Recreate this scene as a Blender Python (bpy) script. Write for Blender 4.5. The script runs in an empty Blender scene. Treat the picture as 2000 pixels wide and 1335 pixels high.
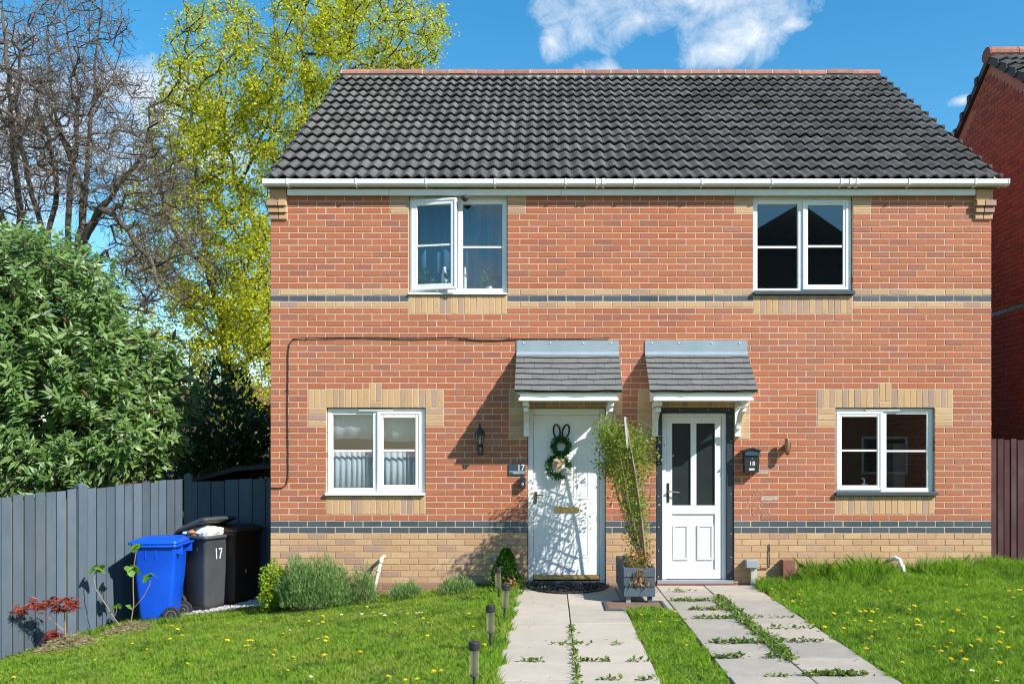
import bpy, math, random
import numpy as np
from mathutils import Vector, Matrix, Euler
random.seed(7); rng = np.random.default_rng(7)
R = math.radians
scene = bpy.context.scene
COL = scene.collection

# ---------------------------------------------------------------- camera
F, VPX, HOR, CZ, FY = 1840.0, 1076.0, 886.0, 1.6, 11.5     # focal px, vanishing point, eye height, facade distance
cam = bpy.data.objects.new('camera', bpy.data.cameras.new('camera')); COL.objects.link(cam)
cam.location = (0, 0, CZ); cam.rotation_euler = (R(90), 0, 0)
cam.data.sensor_width = 36.0; cam.data.lens = F / 2000 * 36.0
cam.data.shift_x = (1000 - VPX) / 2000; cam.data.shift_y = (HOR - 667.5) / 2000
cam.data.clip_end = 3000; cam.data.clip_start = 0.05
scene.camera = cam

# ---------------------------------------------------------------- sky + sun
SUN = Vector((-0.82, 0.58, -0.764)).normalized()           # direction the light travels
world = bpy.data.worlds.new('World'); scene.world = world; world.use_nodes = True
wn, wl = world.node_tree.nodes, world.node_tree.links
wn.clear()
w_out = wn.new('ShaderNodeOutputWorld'); w_bg = wn.new('ShaderNodeBackground')
sky = wn.new('ShaderNodeTexSky'); sky.sky_type = 'NISHITA'; sky.sun_disc = False
sky.sun_elevation = math.asin(-SUN.z); sky.sun_rotation = math.atan2(-SUN.x, -SUN.y)
sky.air_density = 1.0; sky.dust_density = 0.25; sky.ozone_density = 1.6; sky.altitude = 100
w_bg.inputs['Strength'].default_value = 0.098
hs = wn.new('ShaderNodeHueSaturation'); hs.inputs['Hue'].default_value = .488; hs.inputs['Saturation'].default_value = 1.4; hs.inputs['Value'].default_value = 1.34
wl.new(sky.outputs[0], hs.inputs['Color'])
tc = wn.new('ShaderNodeTexCoord')
def wmath(op, a, b=None, c=None, clamp=False):
    n = wn.new('ShaderNodeMath'); n.operation = op; n.use_clamp = clamp
    for i, x in enumerate((a, b, c)):
        if x is None: continue
        if isinstance(x, (int, float)): n.inputs[i].default_value = x
        else: wl.new(x, n.inputs[i])
    return n.outputs[0]
def wnoise(scale, detail, rough, dist=0.0, off=0.0):
    mp = wn.new('ShaderNodeMapping'); mp.inputs['Location'].default_value = (off, off * .7, -off)
    wl.new(tc.outputs['Generated'], mp.inputs['Vector'])
    n = wn.new('ShaderNodeTexNoise'); n.inputs['Scale'].default_value = scale; n.inputs['Detail'].default_value = detail
    n.inputs['Roughness'].default_value = rough; n.inputs['Distortion'].default_value = dist
    wl.new(mp.outputs[0], n.inputs['Vector'])
    return n.outputs[0]
big = wnoise(7.0, 9, .62, .5); fine = wnoise(30, 9, .68, .6, 3.1)
def blob(u, v, ru, rv, amp=1.0):
    c = Vector(((u - VPX) / F, 1, (HOR - v) / F)); L = c.length; c.normalize()
    s = wn.new('ShaderNodeVectorMath'); s.operation = 'SUBTRACT'; wl.new(tc.outputs['Generated'], s.inputs[0]); s.inputs[1].default_value = c
    m = wn.new('ShaderNodeVectorMath'); m.operation = 'MULTIPLY'; wl.new(s.outputs[0], m.inputs[0])
    m.inputs[1].default_value = (F * L / ru, 6, F * L / rv)
    l = wn.new('ShaderNodeVectorMath'); l.operation = 'LENGTH'; wl.new(m.outputs[0], l.inputs[0])
    return wmath('SUBTRACT', amp, l.outputs['Value'])
# cumulus in view, then a scatter of the same kind round the rest of the sky
blobs = [(1340, 0, 215, 75), (1440, 60, 150, 58), (1400, 98, 100, 36), (1250, 40, 110, 50, .9), (1076, 78, 44, 54, .45), (1178, 145, 50, 26, .8), (1545, 50, 44, 18),
         (1880, 196, 26, 13), (60, 230, 290, 150), (270, 190, 150, 75), (-60, 330, 260, 120), (420, 300, 90, 60), (30, 180, 120, 60)]
dens = None
for b in blobs:
    x = blob(*b); dens = x if dens is None else wmath('MAXIMUM', dens, x)
gen = wnoise(2.3, 5, .55, .3, 7.7)
sep = wn.new('ShaderNodeSeparateXYZ'); wl.new(tc.outputs['Generated'], sep.inputs[0])
behind = wmath('MULTIPLY_ADD', sep.outputs['Y'], -1.6, .75, True)
gen = wmath('MULTIPLY', wmath('MULTIPLY_ADD', gen, 5.0, -2.75), behind)
gen = wmath('SUBTRACT', gen, wmath('MULTIPLY_ADD', behind, -3.0, 3.0))
dens = wmath('MAXIMUM', dens, gen)
d2 = wmath('ADD', dens, wmath('MULTIPLY_ADD', big, 2.6, -1.22))
d2 = wmath('ADD', d2, wmath('MULTIPLY_ADD', fine, 1.5, -.75))
mask = wmath('MULTIPLY', d2, .80, None, True)
mask = wmath('POWER', mask, .92)
mask = wmath('MULTIPLY', mask, .93)
cl = wn.new('ShaderNodeMix'); cl.data_type = 'RGBA'
shade = wn.new('ShaderNodeMix'); shade.data_type = 'RGBA'
shade.inputs[6].default_value = (5.3, 5.9, 6.7, 1); shade.inputs[7].default_value = (7.6, 7.7, 7.8, 1)
wl.new(wmath('MULTIPLY_ADD', fine, 2.2, -.55, True), shade.inputs[0])
wl.new(mask, cl.inputs[0]); wl.new(hs.outputs[0], cl.inputs[6]); wl.new(shade.outputs[2], cl.inputs[7])
wl.new(cl.outputs[2], w_bg.inputs['Color']); wl.new(w_bg.outputs[0], w_out.inputs['Surface'])

sun = bpy.data.objects.new('sun', bpy.data.lights.new('sun', 'SUN')); COL.objects.link(sun)
sun.data.energy = 4.9; sun.data.angle = R(.53); sun.data.color = (1, .965, .915)
sun.rotation_euler = SUN.to_track_quat('-Z', 'Y').to_euler(); sun.location = (12, -8, 14)
vs = scene.view_settings
vs.view_transform = 'Standard'; vs.look = 'None'; vs.exposure = 0.66; vs.gamma = 1; vs.use_curve_mapping = False
scene.cycles.filter_width = 1.15; scene.cycles.max_bounces = 8; scene.cycles.transparent_max_bounces = 24; scene.cycles.use_denoising = True
scene.cycles.caustics_reflective = False; scene.cycles.caustics_refractive = False

# ---------------------------------------------------------------- coordinates
def W(u, v, Y): return Vector(((u - VPX) * Y / F, Y, CZ - (v - HOR) * Y / F))
def Xu(u, Y=FY): return (u - VPX) * Y / F
def Zv(v, Y=FY): return CZ - (v - HOR) * Y / F
def Yg(v, z=0.0): return (CZ - z) * F / (v - HOR)
_gx = [-60, -12, -9, -6, -5.4, -4.8, -4.2, -3.4, -2.1, -1.2, -.5, 2.6, 3.2, 4.2, 5.4, 8, 60]
_gz = [-1.4, -1.0, -.85, -.64, -.53, -.44, -.38, -.28, -.16, -.07, -.01, -.01, .06, .12, .18, .25, .3]
def gz(x, y=0):
    return np.interp(x, _gx, _gz)

# ---------------------------------------------------------------- materials
MATS = {}
def _base(name):
    m = bpy.data.materials.new(name); m.use_nodes = True; MATS[name] = m
    nt = m.node_tree; nt.nodes.clear()
    out = nt.nodes.new('ShaderNodeOutputMaterial'); bs = nt.nodes.new('ShaderNodeBsdfPrincipled')
    nt.links.new(bs.outputs[0], out.inputs[0])
    return m, nt, bs, out
def nnoise(nt, scale, detail=4, rough=.55, stretch=(1, 1, 1), dist=0.0, per_object=False):
    g = nt.nodes.new('ShaderNodeNewGeometry'); mp = nt.nodes.new('ShaderNodeMapping'); mp.inputs['Scale'].default_value = stretch
    nt.links.new(g.outputs['Position'], mp.inputs['Vector'])
    if per_object:
        oi = nt.nodes.new('ShaderNodeObjectInfo'); sc = nt.nodes.new('ShaderNodeVectorMath'); sc.operation = 'SCALE'
        sc.inputs[0].default_value = (31, 17, 23); nt.links.new(oi.outputs['Random'], sc.inputs['Scale']); nt.links.new(sc.outputs[0], mp.inputs['Location'])
    n = nt.nodes.new('ShaderNodeTexNoise'); n.inputs['Scale'].default_value = scale; n.inputs['Detail'].default_value = detail
    n.inputs['Roughness'].default_value = rough; n.inputs['Distortion'].default_value = dist
    nt.links.new(mp.outputs[0], n.inputs['Vector'])
    return n.outputs[0]
def nmath(nt, op, a, b=None, c=None, clamp=False):
    n = nt.nodes.new('ShaderNodeMath'); n.operation = op; n.use_clamp = clamp
    for i, x in enumerate((a, b, c)):
        if x is None: continue
        if isinstance(x, (int, float)): n.inputs[i].default_value = x
        else: nt.links.new(x, n.inputs[i])
    return n.outputs[0]
def nmix(nt, fac, a, b, mode='MIX'):
    n = nt.nodes.new('ShaderNodeMix'); n.data_type = 'RGBA'; n.blend_type = mode
    for s, x in ((0, fac), (6, a), (7, b)):
        if isinstance(x, (int, float)): n.inputs[s].default_value = x
        elif isinstance(x, tuple): n.inputs[s].default_value = (*x, 1)
        else: nt.links.new(x, n.inputs[s])
    return n.outputs[2]
def nramp(nt, fac, stops, interp='LINEAR'):
    n = nt.nodes.new('ShaderNodeValToRGB'); cr = n.color_ramp; cr.interpolation = interp
    while len(cr.elements) < len(stops): cr.elements.new(.5)
    for e, (p, c) in zip(cr.elements, stops): e.position = p; e.color = (*c, 1)
    nt.links.new(fac, n.inputs[0]); return n.outputs[0]
def nbump(nt, bs, h, strength=.4, dist=.01):
    b = nt.nodes.new('ShaderNodeBump'); b.inputs['Strength'].default_value = strength; b.inputs['Distance'].default_value = dist
    nt.links.new(h, b.inputs['Height']); nt.links.new(b.outputs[0], bs.inputs['Normal'])
def nrnd(nt):
    """one random number for each piece: the face attribute in a joined mesh, the object's own for single pieces"""
    a = nt.nodes.new('ShaderNodeAttribute'); a.attribute_name = 'rnd'; oi = nt.nodes.new('ShaderNodeObjectInfo')
    return nmath(nt, 'FRACT', nmath(nt, 'ADD', a.outputs['Fac'], oi.outputs['Random']))
def pm(name, c1, c2=None, scale=20, rough=.6, bump=0, metal=0, spec=.5, stretch=(1, 1, 1), lo=.35, hi=.65, rnd=0, dist=.004, detail=5):
    m, nt, bs, _ = _base(name)
    c2 = c2 or tuple(x * .8 for x in c1)
    n = nnoise(nt, scale, detail, .6, stretch, 0, True)
    f = nmath(nt, 'MULTIPLY_ADD', n, 1 / (hi - lo), -lo / (hi - lo), True)
    col = nmix(nt, f, c1, c2)
    if rnd:
        k = nmath(nt, 'MULTIPLY_ADD', nrnd(nt), 2 * rnd, 1 - rnd)
        h = nt.nodes.new('ShaderNodeHueSaturation'); nt.links.new(col, h.inputs['Color']); nt.links.new(k, h.inputs['Value']); col = h.outputs[0]
    nt.links.new(col, bs.inputs['Base Color'])
    bs.inputs['Roughness'].default_value = rough; bs.inputs['Metallic'].default_value = metal; bs.inputs['Specular IOR Level'].default_value = spec
    if bump: nbump(nt, bs, n, bump, dist)
    return m
def brick_mat(name, stops, mott, rough=.8, mottamt=.6, spec=.25, streak=(1, 1, 3.2)):
    m, nt, bs, _ = _base(name)
    r = nrnd(nt); col = nramp(nt, r, stops)
    n = nnoise(nt, 14, 5, .65, streak, .4); f = nmath(nt, 'MULTIPLY_ADD', n, 4.5, -2.25, True)
    r2 = nmath(nt, 'FRACT', nmath(nt, 'MULTIPLY', r, 7.31))
    f = nmath(nt, 'MULTIPLY', f, nmath(nt, 'MULTIPLY', r2, mottamt))
    col = nmix(nt, f, col, mott)
    g = nnoise(nt, 130, 4, .7)
    col = nmix(nt, nmath(nt, 'MULTIPLY_ADD', g, .5, -.02, True), col, nmix(nt, .45, col, (.03, .02, .015)))
    big = nnoise(nt, .8, 3, .5); col = nmix(nt, nmath(nt, 'MULTIPLY_ADD', big, .5, -.17, True), col, nmix(nt, .3, col, (.62, .5, .42)))
    nt.links.new(col, bs.inputs['Base Color']); bs.inputs['Roughness'].default_value = rough; bs.inputs['Specular IOR Level'].default_value = spec
    nbump(nt, bs, nmath(nt, 'ADD', g, nmath(nt, 'MULTIPLY', n, 1.5)), .35, .004)
    return m
M_RED = brick_mat('red_brick', [(0, (.40, .120, .056)), (.3, (.48, .158, .074)), (.55, (.44, .138, .065)), (.75, (.42, .142, .076)), (.92, (.395, .135, .080)), (.98, (.34, .118, .078)), (1, (.45, .185, .12))], (.26, .098, .075), mottamt=.75)
M_BUFF = brick_mat('buff_brick', [(0, (.54, .33, .17)), (.25, (.61, .40, .22)), (.5, (.51, .30, .16)), (.75, (.57, .36, .20)), (.9, (.44, .27, .18)), (1, (.40, .26, .20))], (.37, .215, .13), mottamt=.9)
M_SOLD = brick_mat('soldier_brick', [(0, (.56, .345, .17)), (.3, (.60, .39, .20)), (.6, (.54, .33, .17)), (.7, (.43, .28, .185)), (.85, (.46, .30, .21)), (1, (.38, .25, .19))], (.38, .23, .15), mottamt=.7, streak=(3, 1, .8))
M_BLUE = brick_mat('blue_brick', [(0, (.050, .066, .085)), (.5, (.062, .082, .105)), (1, (.085, .105, .13))], (.10, .12, .15), rough=.38, spec=.5, mottamt=.5)
M_BROWN = brick_mat('brown_brick', [(0, (.30, .17, .11)), (.5, (.34, .20, .13)), (1, (.27, .15, .11))], (.18, .11, .08))
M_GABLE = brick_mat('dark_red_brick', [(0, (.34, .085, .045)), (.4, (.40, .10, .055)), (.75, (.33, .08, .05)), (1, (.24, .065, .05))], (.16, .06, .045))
def mortar():
    m, nt, bs, _ = _base('mortar')
    n = nnoise(nt, 60, 5, .7); n2 = nnoise(nt, 1.6, 4, .6)
    c = nmix(nt, n, (.62, .48, .335), (.50, .38, .265))
    g = nt.nodes.new('ShaderNodeNewGeometry'); s = nt.nodes.new('ShaderNodeSeparateXYZ'); nt.links.new(g.outputs['Position'], s.inputs[0])
    low = nmath(nt, 'LESS_THAN', s.outputs['Z'], .633)              # the plinth is pointed in a brown mortar
    c = nmix(nt, nmath(nt, 'MULTIPLY', low, .9), c, nmix(nt, n2, (.30, .18, .10), (.42, .27, .15)))
    c = nmix(nt, nmath(nt, 'MULTIPLY_ADD', n2, 1.2, -.68, True), c, (.45, .31, .21))
    nt.links.new(c, bs.inputs['Base Color']); bs.inputs['Roughness'].default_value = .95; nbump(nt, bs, n, .5, .004)
    return m
M_MORTAR = mortar()
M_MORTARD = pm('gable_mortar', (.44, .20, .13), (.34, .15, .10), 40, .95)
def tile_mat():
    m, nt, bs, _ = _base('roof_tile')
    r = nrnd(nt)
    n = nnoise(nt, 5, 6, .65, (1, 1, 1), .3); f = nnoise(nt, 70, 4, .7)
    c = nramp(nt, n, [(.3, (.068, .064, .059)), (.55, (.108, .102, .095)), (.75, (.145, .138, .128))])
    h = nt.nodes.new('ShaderNodeHueSaturation'); nt.links.new(c, h.inputs['Color']); nt.links.new(nmath(nt, 'MULTIPLY_ADD', r, .5, .78), h.inputs['Value']); c = h.outputs[0]
    li = nnoise(nt, 16, 3, .6); c = nmix(nt, nmath(nt, 'MULTIPLY_ADD', li, 22, -15.6, True), c, (.34, .35, .33))          # lichen
    og = nnoise(nt, 5.5, 2, .5, (1, 1, 1), .2); c = nmix(nt, nmath(nt, 'MULTIPLY_ADD', og, 40, -30.8, True), c, (.33, .15, .035))
    nt.links.new(c, bs.inputs['Base Color']); bs.inputs['Roughness'].default_value = .85; bs.inputs['Specular IOR Level'].default_value = .15
    nbump(nt, bs, nmath(nt, 'ADD', f, n), .5, .006); return m
M_TILE = tile_mat()
M_RIDGE = pm('terracotta', (.42, .16, .10), (.24, .12, .09), 9, .8, .4, rnd=.2)
M_CEM = pm('ridge_mortar', (.55, .50, .44), (.35, .33, .30), 30, .9)
M_SLATE = pm('canopy_slate', (.165, .162, .156), (.125, .122, .117), 5, .8, .25, rnd=.04, lo=.3, hi=.7)
M_MOSS = pm('mossy_edge', (.06, .065, .035), (.03, .035, .02), 30, .95, .5)
M_LEAD = pm('lead_flashing', (.27, .33, .36), (.23, .29, .32), 5, .5)
M_UPVC = pm('white_upvc', (.80, .80, .79), (.76, .76, .75), 3, .32)
M_WHITE = pm('white_gloss_paint', (.80, .80, .78), (.74, .74, .71), 6, .4, .08)
M_CREAMP = pm('cream_pipe', (.72, .68, .56), (.58, .53, .42), 12, .45)
M_SILL = pm('anthracite_upvc', (.065, .08, .095), (.055, .068, .08), 5, .4)
M_TRIM = pm('anthracite_trim', (.030, .038, .052), (.025, .032, .045), 5, .45)
M_SCREW = pm('screw_cap', (.75, .75, .75), (.65, .65, .65), 5, .3)
M_BRASS = pm('brass', (.62, .42, .16), (.42, .27, .09), 25, .35, 0, .9)
M_BRONZE = pm('bronze_handle', (.20, .14, .09), (.14, .10, .06), 25, .35, 0, .8)
M_CHROME = pm('steel', (.6, .6, .6), (.5, .5, .5), 20, .25, 0, 1)
M_BLACK = pm('black_plastic', (.014, .016, .018), (.022, .024, .027), 30, .42)
M_RUBBER = pm('rubber', (.016, .016, .018), (.03, .03, .032), 60, .85, .5)
M_SLATEP = pm('slate_plate', (.035, .06, .08), (.03, .05, .07), 8, .25)
M_LETTER = pm('white_lettering', (.8, .8, .8), (.78, .78, .78), 5, .4)
M_CHALK = pm('chalk', (.66, .58, .50), (.52, .38, .30), 90, .95)
M_COPPER = pm('copper_lamp', (.40, .20, .11), (.30, .15, .08), 10, .3, 0, .9)
M_CABLE = pm('black_cable', (.022, .018, .016), (.035, .028, .024), 20, .5)
M_WALLIN = pm('room_plaster', (.30, .30, .30), (.27, .27, .27), 3, .9)
M_FLOORIN = pm('room_floor', (.12, .09, .07), (.09, .07, .05), 6, .7)
M_CARCASS = pm('house_core', (.45, .34, .25), (.36, .27, .2), 20, .95)
def wood(name, c1, c2, c3, rough=.75, grain=(18, 18, .9), rnd=.18, wear=.0):
    m, nt, bs, _ = _base(name)
    n = nnoise(nt, 3.0, 7, .7, grain, .6, True); k = nnoise(nt, 2.2, 4, .6, (1, 1, 1), 0, True)
    c = nmix(nt, nmath(nt, 'MULTIPLY_ADD', n, 2.4, -.7, True), c1, c2)
    c = nmix(nt, nmath(nt, 'MULTIPLY_ADD', k, 3, -1.3, True), c, nmix(nt, .5, c, c3))
    if wear: c = nmix(nt, nmath(nt, 'MULTIPLY_ADD', n, 14, -9.6 + wear, True), c, c3)
    h = nt.nodes.new('ShaderNodeHueSaturation'); nt.links.new(c, h.inputs['Color']); nt.links.new(nmath(nt, 'MULTIPLY_ADD', nrnd(nt), 2 * rnd, 1 - rnd), h.inputs['Value'])
    nt.links.new(h.outputs[0], bs.inputs['Base Color']); bs.inputs['Roughness'].default_value = rough; bs.inputs['Specular IOR Level'].default_value = .3
    nbump(nt, bs, n, .5, .004); return m
M_FENCE = wood('grey_painted_fence', (.085, .115, .145), (.066, .090, .115), (.12, .145, .17), rnd=.2)
M_GAPWOOD = wood('bare_timber', (.26, .20, .12), (.16, .12, .07), (.12, .13, .06))
M_MAROON = wood('maroon_stained_wood', (.085, .028, .026), (.050, .021, .020), (.13, .10, .09), wear=.5)
M_PLANTER = wood('slate_grey_planter', (.085, .115, .14), (.06, .085, .105), (.12, .14, .16), rnd=.1)
M_TRELLIS = wood('weathered_trellis', (.30, .22, .13), (.20, .14, .08), (.14, .15, .08))
M_STAKE = pm('silvered_stake', (.55, .53, .47), (.38, .36, .31), 30, .8)
M_BARK = pm('bark_brown', (.115, .085, .062), (.055, .042, .032), 9, .95, .6, stretch=(1, 1, .4))
M_BARK2 = pm('bark_willow', (.145, .115, .088), (.07, .055, .042), 9, .95, .6, stretch=(1, 1, .4))
M_TWIG = pm('twig', (.15, .10, .08), (.09, .062, .05), 9, .9)
M_STEM = pm('green_stem', (.16, .20, .06), (.10, .13, .04), 9, .8)
M_FIGSTEM = pm('fig_stem', (.30, .24, .15), (.22, .17, .10), 30, .8)
def leaf_mat(name, stops, trans=.35, back=None, rough=.5, spec=.35, sat=1.0):
    m, nt, bs, out = _base(name)
    c = nramp(nt, nrnd(nt), stops)
    if back:
        g = nt.nodes.new('ShaderNodeNewGeometry'); c = nmix(nt, g.outputs['Backfacing'], c, back)
    nt.links.new(c, bs.inputs['Base Color']); bs.inputs['Roughness'].default_value = rough; bs.inputs['Specular IOR Level'].default_value = spec
    if trans:
        t = nt.nodes.new('ShaderNodeBsdfTranslucent'); nt.links.new(nmix(nt, 1.0, c, (1.0, 1.0, .45), 'MULTIPLY'), t.inputs[0])
        mx = nt.nodes.new('ShaderNodeMixShader'); mx.inputs[0].default_value = trans
        nt.links.new(bs.outputs[0], mx.inputs[1]); nt.links.new(t.outputs[0], mx.inputs[2]); nt.links.new(mx.outputs[0], out.inputs[0])
    return m
M_MAPLE = leaf_mat('maple_leaf', [(0, (.32, .37, .018)), (.4, (.52, .55, .024)), (.75, (.66, .63, .035)), (1, (.44, .42, .03))], .52)
M_WILLOWL = leaf_mat('willow_bud', [(0, (.20, .22, .05)), (1, (.34, .38, .05))], .4)
M_BUDD = leaf_mat('buddleia_leaf', [(0, (.075, .155, .03)), (.45, (.125, .23, .048)), (.8, (.19, .30, .08)), (1, (.34, .42, .23))], .3, (.30, .38, .24), rough=.45, spec=.5)
M_SEED = pm('seed_head', (.20, .10, .06), (.12, .06, .04), 40, .95)
M_EVER = leaf_mat('evergreen_leaf', [(0, (.025, .065, .025)), (1, (.05, .11, .045))], .2)
M_CLIMB = leaf_mat('climber_leaf', [(0, (.12, .19, .025)), (.5, (.20, .30, .035)), (.88, (.30, .38, .06)), (1, (.32, .22, .06))], .45)
M_DEAD = leaf_mat('dead_leaf', [(0, (.34, .19, .07)), (.6, (.48, .29, .10)), (1, (.28, .12, .06))], .3)
M_LAV = leaf_mat('lavender_leaf', [(0, (.13, .24, .065)), (.6, (.20, .33, .10)), (1, (.28, .39, .16))], .3)
M_GOLD = leaf_mat('golden_leaf', [(0, (.18, .30, .02)), (.6, (.32, .46, .03)), (1, (.42, .54, .04))], .4)
M_BOX = leaf_mat('box_leaf', [(0, (.04, .11, .015)), (.6, (.085, .20, .025)), (1, (.16, .32, .04))], .3, rough=.35, spec=.6)
M_ACER = leaf_mat('acer_leaf', [(0, (.26, .03, .025)), (.6, (.42, .06, .045)), (1, (.34, .11, .05))], .4)
M_FIG = leaf_mat('fig_leaf', [(0, (.13, .30, .03)), (1, (.20, .38, .04))], .45)
M_WREATH = leaf_mat('wreath_leaf', [(0, (.02, .085, .022)), (.6, (.04, .14, .035)), (1, (.10, .25, .08))], .2)
M_WEED = leaf_mat('weed_leaf', [(0, (.09, .17, .03)), (.7, (.17, .26, .05)), (1, (.24, .28, .08))], .35)
M_HAY = leaf_mat('dry_clippings', [(0, (.30, .25, .12)), (.6, (.40, .34, .19)), (1, (.22, .19, .08))], .2)
def grass_mat():
    m, nt, bs, out = _base('grass_blade')
    r = nrnd(nt); n = nnoise(nt, 1.1, 3, .6); n2 = nnoise(nt, 4.5, 3, .6)
    c = nramp(nt, r, [(0, (.12, .27, .012)), (.45, (.21, .43, .018)), (.8, (.33, .51, .032)), (1, (.48, .49, .12))])
    dry = nmix(nt, .7, c, (.42, .43, .085))
    g = nt.nodes.new('ShaderNodeNewGeometry'); s = nt.nodes.new('ShaderNodeSeparateXYZ'); nt.links.new(g.outputs['Position'], s.inputs[0])
    left = nmath(nt, 'MULTIPLY_ADD', s.outputs['X'], -.45, .55, True)          # the mown lawn is drier than the long one
    f = nmath(nt, 'MULTIPLY_ADD', nmath(nt, 'ADD', n, nmath(nt, 'MULTIPLY', n2, .7)), 3.0, -2.1, True)
    c = nmix(nt, nmath(nt, 'MULTIPLY', f, nmath(nt, 'MULTIPLY_ADD', left, .66, .06)), c, dry)
    n3 = nnoise(nt, 2.3, 4, .65, (1, 1, 1), .5); n4 = nnoise(nt, 11, 3, .6)
    c = nmix(nt, nmath(nt, 'MULTIPLY_ADD', nmath(nt, 'ADD', n3, n4), 2.6, -2.45, True), c, (.045, .155, .02))        # clover and coarser grasses
    nt.links.new(c, bs.inputs['Base Color']); bs.inputs['Roughness'].default_value = .55; bs.inputs['Specular IOR Level'].default_value = .3
    t = nt.nodes.new('ShaderNodeBsdfTranslucent'); nt.links.new(c, t.inputs[0]); mx = nt.nodes.new('ShaderNodeMixShader'); mx.inputs[0].default_value = .4
    nt.links.new(bs.outputs[0], mx.inputs[1]); nt.links.new(t.outputs[0], mx.inputs[2]); nt.links.new(mx.outputs[0], out.inputs[0])
    return m
M_GRASS = grass_mat()
M_SOIL = pm('turf_soil', (.10, .14, .025), (.17, .165, .06), 5, .95, .5)
def slab_mat():
    m, nt, bs, _ = _base('paving_slab')
    r = nrnd(nt); n = nnoise(nt, 3.5, 6, .65); f = nnoise(nt, 90, 4, .7); st = nnoise(nt, 1.2, 3, .6, (1, 4, 1))
    g = nt.nodes.new('ShaderNodeNewGeometry'); s = nt.nodes.new('ShaderNodeSeparateXYZ'); nt.links.new(g.outputs['Position'], s.inputs[0])
    c = nmix(nt, nmath(nt, 'MULTIPLY_ADD', n, 2.2, -.6, True), (.475, .41, .335), (.39, .34, .275))
    old = nmath(nt, 'MULTIPLY', nmath(nt, 'GREATER_THAN', s.outputs['X'], 1.0), nmath(nt, 'MULTIPLY_ADD', nmath(nt, 'ADD', r, n), 1.1, -.62, True))
    c = nmix(nt, old, c, (.27, .25, .215))
    c = nmix(nt, nmath(nt, 'MULTIPLY_ADD', f, 8, -5.4, True), c, (.22, .19, .15))
    c = nmix(nt, nmath(nt, 'MULTIPLY_ADD', st, 3, -1.75, True), c, (.33, .29, .23))
    h = nt.nodes.new('ShaderNodeHueSaturation'); nt.links.new(c, h.inputs['Color']); nt.links.new(nmath(nt, 'MULTIPLY_ADD', r, .16, .92), h.inputs['Value'])
    nt.links.new(h.outputs[0], bs.inputs['Base Color']); bs.inputs['Roughness'].default_value = .9; nbump(nt, bs, nmath(nt, 'ADD', f, n), .35, .004)
    return m
M_SLAB = slab_mat()
M_BED = pm('path_bedding', (.16, .12, .08), (.09, .07, .045), 30, .95, .5)
M_GRAVEL = pm('white_gravel', (.50, .48, .45), (.32, .30, .28), 25, .9, rnd=.25)
M_COVER = pm('cover_fill', (.22, .13, .09), (.14, .085, .06), 14, .9, .4)
M_COVERF = pm('cover_frame', (.09, .10, .11), (.06, .065, .07), 20, .6, .2, .3)
M_BLUEBIN = pm('blue_bin_plastic', (.004, .085, .62), (.004, .07, .54), 3, .38)
M_GREYBIN = pm('grey_bin_plastic', (.060, .064, .068), (.048, .051, .055), 4, .5)
M_BROWNBIN = pm('brown_bin_plastic', (.035, .018, .012), (.028, .014, .010), 4, .45)
M_WHEELR = pm('wheel_rim', (.30, .29, .27), (.22, .21, .2), 20, .6)
M_BAG = pm('refuse_bag', (.78, .77, .74), (.66, .65, .62), 9, .45, .3)
M_BAGO = pm('orange_packet', (.60, .17, .05), (.45, .30, .16), 14, .5)
M_PETAL = pm('dandelion_petal', (.92, .76, .02), (.88, .64, .012), 200, .6)
M_DAISY = pm('daisy_petal', (.78, .78, .75), (.7, .7, .66), 90, .6)
M_CURTB = pm('blue_sheer', (.06, .20, .32), (.045, .16, .27), 6, .8, stretch=(6, 1, .3))
M_CURTW = pm('pale_sheer', (.62, .68, .72), (.52, .59, .65), 6, .8, stretch=(6, 1, .3))
for _m in (M_CURTB, M_CURTW):                            # thin cloth lets light through
    _nt = _m.node_tree; _b = [x for x in _nt.nodes if x.type == 'BSDF_PRINCIPLED'][0]; _o = [x for x in _nt.nodes if x.type == 'OUTPUT_MATERIAL'][0]
    _t = _nt.nodes.new('ShaderNodeBsdfTranslucent'); _nt.links.new(_b.inputs['Base Color'].links[0].from_socket, _t.inputs[0])
    _x = _nt.nodes.new('ShaderNodeMixShader'); _x.inputs[0].default_value = .35; _nt.links.new(_b.outputs[0], _x.inputs[1]); _nt.links.new(_t.outputs[0], _x.inputs[2]); _nt.links.new(_x.outputs[0], _o.inputs[0])
M_POT = pm('pale_pot', (.55, .60, .62), (.5, .55, .57), 8, .5)
M_BOW = pm('hessian_bow', (.55, .36, .22), (.44, .28, .16), 60, .85, .3)
M_POM = pm('white_pompom', (.75, .75, .72), (.6, .6, .58), 60, .9, .5)
M_STICK = pm('blue_sticker', (.10, .42, .55), (.08, .36, .5), 5, .4)
M_JBOX = pm('grey_junction_box', (.30, .33, .35), (.26, .29, .31), 8, .5)
M_VENT = pm('terracotta_block', (.26, .10, .07), (.20, .075, .055), 18, .85, .3)
M_LEADPIPE = pm('dark_gable_trim', (.05, .045, .042), (.035, .03, .03), 12, .7)
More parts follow.
